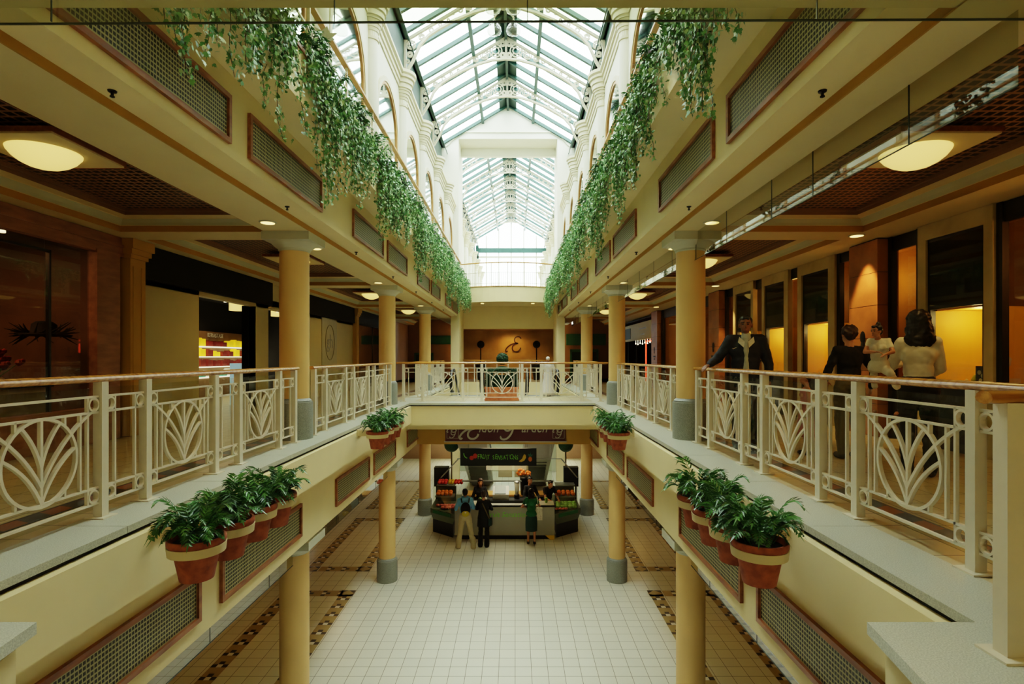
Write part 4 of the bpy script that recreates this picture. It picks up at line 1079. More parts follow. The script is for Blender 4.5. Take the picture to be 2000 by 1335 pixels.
# ================================================================== ESCALATORS
for i, (x0, x1) in enumerate(((-2.05, -1.0), (.33, 1.4))):
    t = thing('escalator', 'escalator with black handrails descending beyond the bridge, %s of the topiary box' % SIDE[-1 if i == 0 else 1], 'escalator', ((x0+x1)/2, 17.3, 0), group='pair of escalators')
    a, b = 17.4, 25.1; mb = MB(); n = 22
    for q in range(n):
        y = a+(b-a)*q/n; z = F1*(q+1)/n; mb.box(x0+.15, x1-.15, y, y+(b-a)/n+.02, z-.3, z)
    mb.build('steps', 'escal', t)
    for x in (x0+.06, x1-.06):
        MB().prism([(a-.2,.0),(a-.2,.75),(a+.4,.75),(b,F1+.85),(b+.3,F1+.8),(b+.3,F1),(b,F1),(a+.5,-.1)], x-.01, x+.01, ax='x').build('glass_side', 'glass', t)
        MB().tube([(x,a+.2,.1),(x,a-.25,.12),(x,a-.42,.3),(x,a-.42,.6),(x,a-.25,.78),(x,a+.4,.8),(x,b,F1+.92),(x,b+.4,F1+.85)], .045, 8).build('handrail', 'black', t)
        MB().tube([(x,a-.3,.2),(x,a-.36,.35),(x,a-.3,.68)], .02, 6).build('newel_light', 'shoplit', t)
    MB().prism([(a,-.25),(a,-.9),(b,F1-.1),(b,F1+.1),(a+.5,-.3)], x0, x1, ax='x').build('cladding', 'counter', t)
    MB().box(x0, x1, a-.35, a+.1, -.004, .004).build('landing_plate', 'metal', t)

# ================================================================== PLANTER BOX ON BRIDGE
t = thing('topiary_planter', 'terracotta trough of clipped green hedge with ball topiary on the bridge', 'planter', (-.37, 15.45, 0))
MB().box(-.83, .09, 15.2, 15.65, 0, .36).box(-.85, .11, 15.18, 15.67, .32, .38).box(-.85, .11, 15.18, 15.67, .0, .05).build('trough', mat('orange_terracotta', (224, 140, 92), .6, scale=8, col2=(196, 112, 70)), t)
def leafcloud(c, r, n, size, fn=None):
    mb = MB()
    for i in range(n):
        d = Vector((random.gauss(0,1), random.gauss(0,1), random.gauss(0,1))).normalized()
        p = Vector((c[0]+d.x*r[0], c[1]+d.y*r[1], c[2]+d.z*r[2])) if fn is None else fn()
        u = Vector((random.gauss(0,1), random.gauss(0,1), random.gauss(0,1))).normalized(); v = d.cross(u).normalized()
        s_ = size*random.uniform(.6, 1.3)
        mb.add([p-u*s_, p+v*s_*.5, p+u*s_, p-v*s_*.5], [(0,1,2,3)])
    return mb
def hedgept():
    f = random.random(); x = random.uniform(-.82, .08); y = random.uniform(15.22, 15.63); z = random.uniform(.36, .86)
    q = random.choice((0, 0, 1, 2)); 
    if q == 0: y = 15.22+random.uniform(-.02, .02)
    elif q == 1: z = .86+random.uniform(-.02, .02)
    else: x = random.choice((-.82, .08))
    return Vector((x, y, z))
mb = leafcloud((0,0,0), (1,1,1), 2600, .022, hedgept); mb.box(-.80, -.62, 15.24, 15.6, .36, .84).box(-.12, .06, 15.24, 15.6, .36, .84).box(-.62, -.12, 15.24, 15.6, .36, .7)
mb.build('clipped_hedge', 'hedge', t)
mb = leafcloud((-.36, 15.43, 1.16), (.165,.165,.165), 1500, .02); mb.ball((-.36, 15.43, 1.16), .15, 16); mb.ball((-.36, 15.43, .86), (.2,.16,.1), 14)
mb.build('topiary_ball', 'hedge', t)

# ================================================================== POTS
def frond(mb, base, az, L, lift, droop, m=0):
    pts = []
    for i in range(13):
        f = i/12; r = L*(f*.9); z = lift*math.sin(f*PI*.62)*L - droop*f*f*L
        pts.append(Vector((base[0]+r*math.cos(az), base[1]+r*math.sin(az), base[2]+z)))
    mb.tube(pts, .0035, 4, m, .001)
    for i in range(3, 13):
        t_ = (pts[i]-pts[i-1]).normalized(); side = t_.cross(Vector((0,0,1))).normalized(); up = side.cross(t_)
        ll = L*.34*math.sin(PI*(.22+.72*(i-3)/10))
        for sg in (-1, 1):
            tip = pts[i]+(side*sg*.85+t_*.65-up*.18).normalized()*ll*1.15; w = .015
            mid = (pts[i]*.55+tip*.45)
            mb.add([pts[i], mid+t_*w+up*.006, tip, mid-t_*w+up*.006], [(0,1,2,3)], m)
    mb.add([pts[-1]-side*.01, pts[-1]+side*.01, pts[-1]+t_*L*.3], [(0,1,2)], m)
def make_pot(seed, label):
    random.seed(seed)
    t = thing('potted_palm', label, 'potted plant', (0,0,0), group='potted palms on the gallery edge')
    H = .31
    MB().lathe([(.118,-H),(.12,-H+.01),(.168,-.06),(.175,-.055),(.196,-.05),(.203,-.035),(.203,-.012),(.196,0),(.182,0),(.174,-.015),(.17,-.05)], 32).build('terracotta_pot', 'terracotta', t, 'auto', world=False)
    MB().lathe([(.183,-.115),(.197,-.115),(.204,-.05),(.19,-.05)], 32).build('holder_band', 'band', t, 'auto', world=False)
    MB().lathe([(.172,-.04),(.1,-.03),(.001,-.028)], 20).build('soil', 'soil', t, world=False)
    mb = MB()
    for i in range(42):
        a = random.uniform(0, 2*PI); r = random.uniform(0, .10)
        frond(mb, (r*math.cos(a), r*math.sin(a), -.03), a+random.uniform(-.5,.5), random.uniform(.14, .29), random.uniform(.6, 1.3), random.uniform(.0, .5))
    mb.build('palm_fronds', 'palm', t, world=False); t.scale = (.9, .9, .92)
    return t
protos = []
for s in (-1, 1):
    for g in range(3):
        ys = {0: (3.73, 4.14, 4.54, 4.95), 1: (9.05, 9.47, 9.9, 10.3), 2: (14.9, 15.3, 15.7, 16.1)}[g]
        if g == 2: continue
        px = {-1: -2.17, 1: 1.63}[s] if g == 0 else {-1: -2.28, 1: 1.70}[s]
        for i, y in enumerate(ys):
            lab = 'green palm in banded terracotta pot, %s of four in the %s group on the %s' % (ORD[i], ('near', 'far')[g], SIDE[s])
            yy = y-(.08 if s > 0 else 0)
            if len(protos) < 3:
                o = make_pot(20+len(protos), lab); protos.append(o); o.location = (px, yy, -.01); o.rotation_euler = (0,0,random.uniform(0,6))
            else: copytree(protos[(i+g+s) % 3], (px, yy, -.01+random.uniform(-.012,.012)), random.uniform(0, 6), lab)
        t = thing('pot_bracket', 'cream bracket carrying the %s group of pots on the %s' % (('near', 'far')[g], SIDE[s]), 'bracket', (X(s, 2.39), ys[0], -.1), group='cream pot brackets')
        MB().box(px, X(s, 2.39), ys[0]+.38, ys[0]+.41, -.15, -.05).build('bracket_arm', 'band', t); MB().box(px, X(s, 2.39), ys[-1]-.05, ys[-1]-.02, -.15, -.05).build('bracket_arm', 'band', t)
        MB().box(X(s, 2.37), X(s, 2.39), ys[0]+.36, ys[-1]+.0, -.16, -.04).build('wall_plate', 'band', t)

# ================================================================== IVY
def ivy_leaf(mb, p, n_, u, s_, m):
    v = n_.cross(u).normalized(); u = v.cross(n_).normalized()
    o = [(0,-.5),(.35,-.42),(.62,-.05),(.3,.02),(.33,.42),(.08,.36),(0,1.0),(-.08,.36),(-.33,.42),(-.3,.02),(-.62,-.05),(-.35,-.42)]
    vs = [p+v*(a*s_)+u*(b*s_) for a, b in o]
    mb.add(vs, [tuple(range(12))], m)
def make_ivy(seed, W, label, leafs, dens):
    """trough of trailing ivy; local: x to the hall (+), y along the trough 0..W, z 0 at trough top"""
    random.seed(seed)
    t = thing('trailing_ivy', label, 'ivy', (0,0,0), group='trailing ivy of the planters')
    st = MB(); lf = MB()
    def rleaf(p, s_, out=Vector((1,0,.2))):
        n_ = (out+Vector((random.gauss(0,.55), random.gauss(0,.55), random.gauss(0,.55)))).normalized()
        u = Vector((random.gauss(0,.5), random.gauss(0,.7), -1)).normalized()
        if abs(n_.dot(u)) > .95: u = Vector((0,1,0))
        ivy_leaf(lf, p, n_, u, s_, 1 if random.random() < .25 else 0)
    ns = int(W*dens)
    for i in range(ns):
        y = W*(i+random.random())/ns; e = min(y, W-y)/W
        clump = .55+.45*math.sin(y*3.1+seed)*math.sin(y*1.3+seed*2)
        Ln = (.35+random.random()**1.5*1.05)*(.6+.6*clump)*(0.6+min(.4, e*3))
        p = Vector((random.uniform(-.15, .02), y, random.uniform(0, .12))); pts = [p.copy()]
        p = Vector((.05+random.random()*.06, y+random.uniform(-.1,.1), random.uniform(.02,.12))); pts.append(p.copy())
        d = Vector((.4, 0, -1)); L = 0; sway = random.uniform(-.25, .25); ph = random.uniform(0, 6)
        while L < Ln:
            d = (d+Vector((random.gauss(-.02,.12), random.gauss(sway*.1,.18), -.25))).normalized()
            p = p+d*.055; p.x = max(.03+.02*math.sin(ph+L*9), min(p.x, .26)); L += .055; pts.append(p.copy())
            for q in range(leafs):
                o = Vector((random.gauss(.01,.025), random.gauss(0,.035), random.gauss(0,.02)))
                rleaf(p+o, random.uniform(.026, .045))
        if len(pts) > 3: st.tube(pts, .0035, 3)
    for i in range(int(W*dens*11)):
        y = random.uniform(-.02, W+.02); rleaf(Vector((random.uniform(-.18,.2), y, random.gauss(.1,.1)+.06*math.sin(y*5))), random.uniform(.025,.045), Vector((.5,0,.6)))
    st.build('ivy_stems', 'stem', t, world=False); lf.build('ivy_leaves', ['ivy', 'ivy2'], t, world=False)
    fm = MB()
    for i in range(int(W*9)):
        y = random.uniform(.05, W-.05)
        for q in range(7): frond(fm, (-.08, y, .05), random.uniform(0,6.3), random.uniform(.16,.32), random.uniform(.9,1.5), .3)
    fm.build('fern_fronds', 'palm', t, world=False)
    fl = MB()
    for i in range(int(W*8)):
        q = Vector((random.uniform(-.05,.12), random.uniform(0, W), random.uniform(.05,.3)))
        for w_ in range(5): fl.ball(q+Vector((random.gauss(0,.015), random.gauss(0,.015), random.gauss(0,.02))), .012, 6)
    fl.build('lilac_flowers', M.setdefault('lilac', mat('lilac_petal', (168, 150, 190), .6)), t, world=False, kind='stuff')
    return t
IV = []
for s in (-1, 1):
    for i in range(8):
        y0 = 2.9+2.955*i-.1; W_ = 2.55
        lab = 'thick trailing ivy spilling from the upper planter, %s clump along the %s side' % (ORD[i], SIDE[s])
        if i < 4 and s < 0 or False:
            o = make_ivy(31+i*7, W_, lab, 6 if i == 0 else 5, 28 if i == 0 else 34); IV.append(o)
            o.location = (X(s, 1.95), y0, 4.41); o.rotation_euler = (0,0,0)
        else:
            src = IV[i % 4] if s < 0 else IV[(0, 2, 3, 1, 3, 2, 1, 3)[i]]
            if s < 0: src = IV[1+(i % 3)]
            loc = (X(s, 1.95), y0 if s < 0 else y0+W_, 4.41)
            copytree(src, loc, 0 if s < 0 else PI, lab)
# white flower in left upper trough
t = thing('white_lily', 'large white lily rising above the left ivy near the upper rail', 'flower', (-2.35, 7.0, 4.5))
mb = MB(); c0 = Vector((-2.3, 6.6, 5.0))
for i in range(6):
    a = i*PI/3; tip = c0+Vector((.16*math.cos(a), .16*math.sin(a), .12)); v = Vector((-math.sin(a), math.cos(a), 0))*.05; md = (c0+tip)/2+Vector((0,0,.03))
    mb.add([c0, md+v, tip, md-v], [(0,1,2,3)])
mb.build('petals', 'cloth_white', t); MB().tube([(-2.35,6.6,4.45), c0], .008, 5).build('stem', 'palm', t)

# ================================================================== SIGNS
t = thing('garden_sign', 'plum sign with silver script reading Eldon Garden under the bridge', 'sign', (-.29, 16.4, -1.3))
MB().box(-2.09, 1.52, 16.38, 16.45, -1.31, -.62).build('sign_board', 'purple', t)
MB().box(-2.12, 1.55, 16.37, 16.45, -1.34, -1.31).build('sign_edge', 'silver', t)
strokes(E_S, t, -1.33, 16.36, -.97, .58, 'silver', .10, 'script_e')
text('ldon', .46, 'silver', 'lettering', t, (-.80, 16.36, -.90), FRONT, .005, .35, 'CENTER', .74)
strokes([[(.4,.5),(.3,.6),(-.12,.5),(-.2,.2),(-.26,-.05),(-.1,-.12),(.04,-.06),(.2,.02),(.28,.2),(.3,.26),(.26,-.2),(.0,-.6),(-.3,-.56),(-.42,-.54),(-.46,-.42),(-.4,-.4)]], t, -.2, 16.36, -.95, .54, 'silver', .10, 'script_g')
text('arden', .46, 'silver', 'lettering', t, (.57, 16.36, -.90), FRONT, .005, .35, 'CENTER', .74)
for x in (-1.87, 1.3):
    MB().path([(x-.17,16.365,-1.22),(x+.17,16.365,-1.22),(x+.17,16.365,-.74),(x-.17,16.365,-.74),(x-.17,16.365,-1.22)], .012, .01, (0,1,0)).build('emblem_frame', 'silver', t)
    strokes(E_S, t, x, 16.36, -.9, .3, 'silver', .1, 'emblem_letter'); strokes([G_S[0]], t, x+.01, 16.36, -1.05, .22, 'silver', .1, 'emblem_letter')
t = thing('fruit_sign', 'black hanging sign reading FRUIT SENSATIONS in green with painted fruit', 'sign', (-.53, 17.4, -2.2))
MB().box(-1.74, .68, 17.38, 17.44, -2.24, -1.69).build('sign_board', 'signblack', t)
def wobbly(parent, s_, x, y, z, size, m):
    random.seed(5); xx = x
    for ch in s_:
        if ch == ' ': xx += size*.34; continue
        R = FRONT @ Matrix.Rotation(random.uniform(-.14,.14), 3, 'Z')
        text(ch, size*random.uniform(.9,1.15), m, 'letter', parent, (xx, y, z+random.uniform(-.02,.02)), R, .006, 0, 'CENTER', .66); xx += size*(.26 if ch == 'I' else .44)
wobbly(t, 'FRUIT SENSATIONS', -1.16, 17.37, -1.97, .2, 'signgreen')
MB().path([(-1.63,17.37,-1.84),(-1.62,17.37,-1.91),(-1.58,17.37,-1.97),(-1.52,17.37,-2.0)], .025, .01, (0,1,0)).build('painted_leaf', 'signgreen', t)
MB().ball((-1.38,17.375,-1.99), (.07,.006,.07), 14).ball((-1.27,17.375,-1.93), (.07,.006,.08), 14).build('painted_strawberry', 'redfruit', t)
MB().prism([(.12,-2.1),(.2,-2.12),(.29,-2.08),(.35,-1.98),(.34,-1.9),(.29,-1.87),(.26,-1.92),(.22,-2.02)], 17.368, 17.38).build('painted_banana', 'yellowfruit', t)
MB().ball((.48,17.375,-2.03), (.06,.006,.08), 14).build('painted_pineapple', 'orange', t); MB().prism([(.44,-1.95),(.4,-1.85),(.47,-1.88),(.5,-1.82),(.51,-1.89),(.57,-1.88),(.52,-1.95)], 17.368, 17.38).build('pineapple_leaves', 'teal', t)
MB().tube([(-1.5,17.41,-1.69),(-1.5,17.41,-1.4)], .008, 5).tube([(.4,17.41,-1.69),(.4,17.41,-1.4)], .008, 5).build('hanging_wire', 'metal', t)
# ================================================================== KIOSK
K = -.33
t = thing('kiosk_counter', 'pale straight-fronted juice counter with faint green lettering', 'counter', (K, 17.3, F1))
MB().box(-1.9, 1.24, 17.2, 17.26, F1+.13, F1+1.06).box(-1.9, 1.24, 17.2, 17.8, F1+1.02, F1+1.06).build('front_panel', 'counter', t)
MB().box(-1.8, 1.15, 17.25, 17.8, F1, F1+.13).box(-1.86, 1.2, 17.27, 17.78, F1+.14, F1+1.0).build('plinth', 'black', t)
MB().box(-1.0, .45, 17.5, 17.9, F1+1.06, F1+1.14).build('work_top', 'black', t)
text('Fruit Sensations', .22, 'signgreen', 'lettering', t, (-.2, 17.19, F1+.78), FRONT, .003, .2)
MB().prism([(.95,F1+.13),(1.24,F1+.13),(1.24,F1+.0),(1.1,F1)], 17.18, 17.25).ball((.45,17.19,F1+.55), (.1,.01,.05), 12).build('yellow_accent', 'yellowfruit', t)
for s in (-1, 1):
    a = Vector((-1.92 if s < 0 else 1.26, 17.2)); b = Vector((-2.75 if s < 0 else 2.12, 17.9)); c = Vector((b.x, 19.6)); d = Vector((a.x, 19.6))
    t = thing('fruit_display_case', 'grey-green angled fruit case with green stripe on the %s of the counter' % SIDE[s], 'display case', (a.x, a.y, F1), group='angled fruit cases')
    def poly(k0, z0, z1, k1=None):
        out = []; k1 = k0 if k1 is None else k1
        cen = (a+b+c+d)/4
        for kk, z in ((k0, z0), (k1, z1)):
            out += [(cen.x+(p.x-cen.x)*kk, cen.y+(p.y-cen.y)*kk, z) for p in (a, b, c, d)]
        return out
    Q = [(0,1,5,4),(1,2,6,5),(2,3,7,6),(3,0,4,7),(4,5,6,7),(3,2,1,0)]
    MB().add(poly(.88, F1, F1+.42), Q).build('case_base', 'black', t)
    MB().add(poly(.88, F1+.42, F1+.66, 1.04), Q).add(poly(1.04, F1+.66, F1+.8), Q).build('case_body', 'casegreen', t)
    dv = (b-a).normalized(); nv = Vector((dv.y, -dv.x))*(1 if s < 0 else -1)
    if nv.y > 0: nv = -nv
    p0 = a+dv*.12+nv*.05; p1 = b-dv*.15+nv*.05
    MB().bar((p0.x, p0.y, F1+.73), (p1.x, p1.y, F1+.73), .02, .1).build('green_stripe', 'casestripe', t)
    for kk, z in ((0, F1+1.12), (1, F1+1.42)):
        MB().box(min(a.x,b.x)+.1, max(a.x,b.x)-.1+.0, 18.1+kk*.35, 18.5+kk*.35, z-.03, z).build('shelf', 'metal', t)
    MB().box(min(a.x,b.x)+.1, max(a.x,b.x)-.1, 18.75, 18.85, F1+.8, F1+1.3).build('case_back', 'casegreen', t)
    MB().add([(p0.x, p0.y, F1+.8),(p1.x, p1.y, F1+.8),(p1.x+.05*s, p1.y+.4, F1+1.5),(p0.x, p0.y+.5, F1+1.5)], [(0,1,2,3)]).build('curved_glass', 'glass', t)
    tb = (-2.15, 1.85)[0 if s < 0 else 1]
    tag(MB().box(-2.8 if s < 0 else 1.69, -2.3 if s < 0 else 2.19, 18.9, 19.2, F1+1.26, F1+1.92).box(-2.75 if s < 0 else 1.74, -2.7 if s < 0 else 1.79, 19, 19.1, F1+.8, F1+1.3).box(-2.4 if s < 0 else 2.09, -2.35 if s < 0 else 2.14, 19, 19.1, F1+.8, F1+1.3).build('black_cabinet', 'black'), 'tall black box on posts at the %s of the juice kiosk' % SIDE[s], 'cabinet')
# fruits as individuals
fp = {}
def fruit(kind, x, y, z, r, lab, grp):
    if kind not in fp:
        mb = MB()
        if kind == 'pinkfruit': mb.ball((0,0,0), (1,1,.7), 10)
        elif kind == 'greenfruit': mb.ball((0,0,0), (1.2,1,.9), 10)
        else: mb.lathe([(.001,-.82),(.4,-.9),(.8,-.6),(1,-.05),(.93,.4),(.6,.8),(.2,.86),(.001,.72)], 12)
        o = mb.build({'orange': 'orange', 'redfruit': 'apple', 'yellowfruit': 'melon', 'greenfruit': 'wrapped_salad', 'pinkfruit': 'wrapped_fruit_cup'}[kind], kind, smooth=True); fp[kind] = o
    else: o = fp[kind].copy(); COL.objects.link(o)
    o.location = (x, y, z); o.scale = (r, r, r); tag(o, lab, 'fruit', grp)
random.seed(9)
def heap(kind, x0, x1, y0, y1, z, r, rows, cols, lab, grp):
    for i in range(rows):
        for j in range(cols):
            fruit(kind, x0+(x1-x0)*(j+.5)/cols+random.uniform(-.01,.01), y0+(y1-y0)*(i+.5)/rows, z+r*.85+i*.03, r, lab, grp)
heap('redfruit', -2.62, -2.3, 18.5, 18.8, F1+1.42, .065, 2, 3, 'red apple on the top left shelf of the fruit kiosk', 'red apples at left')
heap('yellowfruit', -2.28, -2.08, 18.5, 18.8, F1+1.42, .06, 2, 2, 'yellow fruit between the red ones on the top left kiosk shelf', 'yellow fruit at left')
heap('redfruit', -2.06, -1.78+.0, 18.5, 18.8, F1+1.42, .06, 2, 3, 'red fruit at the inner end of the top left kiosk shelf', 'red fruit at inner left')
heap('orange', -2.62, -2.1, 18.15, 18.45, F1+1.12, .07, 2, 4, 'orange on the lower left shelf of the fruit kiosk', 'oranges at left')
heap('orange', 1.4, 2.0, 18.15, 18.45, F1+1.12, .07, 2, 4, 'orange on the lower right shelf of the fruit kiosk', 'oranges at right')
heap('pinkfruit', -2.6, -1.9, 17.95, 18.05, F1+.8, .07, 1, 6, 'pink wrapped fruit cup in the left case', 'fruit cups in the left case')
heap('pinkfruit', -2.4, -1.95, 17.65, 17.9, F1+.8, .07, 2, 4, 'pink wrapped fruit cup at the front of the left case', 'front fruit cups in the left case')
heap('greenfruit', 1.35, 2.0, 17.75, 18.1, F1+.8, .075, 3, 5, 'green wrapped salad tub in the right case', 'salad tubs in the right case')
heap('pinkfruit', 1.3, 1.7, 17.5, 17.7, F1+.8, .06, 1, 4, 'pink fruit cup at the front of the right case', 'fruit cups in the right case')
t = thing('orange_vase', 'tall glass vase heaped with oranges on the kiosk back counter', 'vase', (.32, 18.6, F1+1.06))
MB().lathe([(.12,0),(.14,.1),(.16,.55),(.17,.6)], 20, (.32, 18.6, F1+1.06)).build('vase', 'black', t, True)
mb = MB()
for i in range(18): mb.ball((.32+random.uniform(-.24,.24), 18.6+random.uniform(-.15,.15), F1+1.72+random.uniform(0,.16)), .055, 10)
mb.build('oranges', 'orange', t, True)
# back counter, machine, till, bottle, hanging glass canopy
t = thing('back_counter', 'long back counter of the kiosk with cream top', 'counter', (K, 18.9, F1))
MB().box(-1.7, 1.1, 18.6, 19.1, F1, F1+1.0).build('cabinet', 'signblack', t); MB().box(-1.75, 1.15, 18.55, 19.15, F1+1.0, F1+1.06).build('counter_top', 'amber', t)
t = thing('cash_register', 'white cash register with grey keypad on the kiosk counter', 'cash register', (-.45, 17.75, F1+1.14))
MB().prism([(17.6,0+F1+1.14),(17.6,F1+1.3),(18.0,F1+1.5),(18.05,F1+1.14)], -.72, -.2, ax='x').build('register_body', 'counter', t)
MB().prism([(17.62,F1+1.325),(17.95,F1+1.49),(17.95,F1+1.5),(17.62,F1+1.335)], -.66, -.3, ax='x').build('keypad', 'casegreen', t)
t = thing('blender_jug', 'tall pale blender beside the register', 'blender', (.08, 17.8, F1+1.14))
MB().lathe([(.09,0),(.09,.12),(.06,.14)], 16, (.06,17.8,F1+1.14)).build('motor_base', 'black', t); MB().lathe([(.055,.14),(.09,.5),(.085,.5)], 16, (.06,17.8,F1+1.14)).build('jug', 'cloth_white', t, True)
MB().lathe([(.09,.5),(.09,.54),(.03,.57)], 16, (.06,17.8,F1+1.14)).build('lid', 'metal', t)
for i, (x, m_, nm) in enumerate(((-.95, 'cloth_white', 'white'), (-1.12, 'greenfruit', 'green'), (1.0, 'greenfruit', 'green-topped'))):
    tag(MB().lathe([(.035,0),(.045,.02),(.05,.14),(.045,.16),(.02,.17),(.001,.17)], 12, (x, 17.55, F1+1.06)).build('juice_cup', m_), '%s juice cup standing on the kiosk counter, %s' % (nm, ('by the register', 'by the black-dressed customer', 'at its right end')[i]), 'cup')
t = thing('glass_canopy', 'hanging glass canopy with pale frame over the kiosk', 'canopy', (K, 18.6, -2.9))
MB().bar((-2.5,18.4,-2.85),(-1.95,18.9,-2.3),.03).bar((2.1,18.4,-2.85),(1.6,18.9,-2.3),.03).bar((-2.0,18.9,-2.3),(1.6,18.9,-2.3),.03).bar((-1.8,18.5,-2.98),(1.3,18.5,-2.98),.05).build('canopy_frame', 'metal', t)
MB().add([(-1.6,18.5,-2.96),(1.25,18.5,-2.96),(1.25,18.85,-2.32),(-1.6,18.85,-2.32)], [(0,1,2,3)]).build('glass_panel', 'glass', t)
MB().box(-.58,-.1,18.95,18.97,-2.95,-2.3).box(-.02,.46,18.95,18.97,-2.95,-2.3).build('menu_board', 'counter', t)
MB().box(-.55,-.13,18.93,18.95,-2.46,-2.34).box(.01,.4,18.93,18.95,-2.46,-2.34).build('orange_heading', 'orange', t)
MB().tube([(-1.6,18.9,-2.3),(-1.6,18.9,-1.42)], .012, 5).tube([(1.25,18.9,-2.3),(1.25,18.9,-1.42)], .012, 5).build('hanging_rod', 'metal', t)
for i, (x, y) in enumerate(((-2.38, 20.5), (1.9, 20.5))):
    t = thing('double_ball_topiary', 'dark double-ball topiary behind the kiosk on the %s' % SIDE[-1 if i == 0 else 1], 'topiary', (x, y, F1), group='double-ball topiaries')
    mb = MB()
    for z, r in ((F1+2.45, .28), (F1+3.0, .19)): mb.ball((x,y,z), r, 16)
    mb.build('leaf_balls', 'hedge', t, True); MB().tube([(x,y,F1+.4),(x,y,F1+3)], .03, 6).build('stem', 'stem', t); MB().lathe([(.18,0),(.25,.45),(.001,.46)], 16, (x,y,F1)).build('pot', 'black', t)
light('AREA', (K, 18.3, -1.5), 26, (255, 220, 160), 1.5, name='kiosk_light')

# ================================================================== PEOPLE
def limb(mb, pts, rs):
    for i in range(len(pts)-1): mb.cap(pts[i], pts[i+1], rs[i], rs[i+1])
def hand(mb, wr, d, palm_n, size=1.0, curl=.5):
    d = Vector(d).normalized(); n_ = Vector(palm_n).normalized(); sd = d.cross(n_).normalized(); n_ = sd.cross(d).normalized()
    wr = Vector(wr); R = Matrix((sd, d, n_)).transposed()
    mb.ball(wr+d*.045*size, (.038*size, .05*size, .017*size), 12, rot=R)
    for i, (o, l) in enumerate(((-.028,.062),(-.009,.072),(.010,.068),(.028,.054))):
        b = wr+d*.085*size+sd*(o*size); a1 = b+(d*math.cos(curl*.6)+n_*math.sin(curl*.6))*l*.5*size; a2 = a1+(d*math.cos(curl*1.7)+n_*math.sin(curl*1.7))*l*.5*size
        mb.cap(b-d*.02, a1, .0092*size, .0085*size, 8); mb.cap(a1, a2, .0085*size, .0072*size, 8)
    b = wr+d*.03*size-sd*.03*size; a1 = b+(d*.6-sd*.8+n_*.2).normalized()*.035*size; a2 = a1+(d*.9-sd*.3+n_*.3).normalized()*.03*size
    mb.cap(b, a1, .0125*size, .0105*size, 8); mb.cap(a1, a2, .0105*size, .008*size, 8)
TX = {}
def tex(s_):
    if s_ not in TX:
        q = bpy.data.textures.new('folds', 'CLOUDS'); q.noise_scale = s_; q.noise_depth = 2; TX[s_] = q
    return TX[s_]
def fin(mb, name, m, parent, vox, smooth_it=6):
    o = mb.build(name, m, parent, True, world=False)
    r = o.modifiers.new('r', 'REMESH'); r.mode = 'VOXEL'; r.voxel_size = vox; r.use_smooth_shade = True
    if smooth_it: q = o.modifiers.new('s', 'SMOOTH'); q.iterations = smooth_it; q.factor = .5
    if name in ('hair', 'shirt', 'jacket', 'hoodie', 'trousers', 'robe_top', 'pale_shirt'):
        q = o.modifiers.new('d', 'DISPLACE'); q.texture = tex(.035 if name == 'hair' else .085); q.strength = .03 if name == 'hair' else .026; q.mid_level = .5; q.texture_coords = 'LOCAL'
    return o
V = Vector
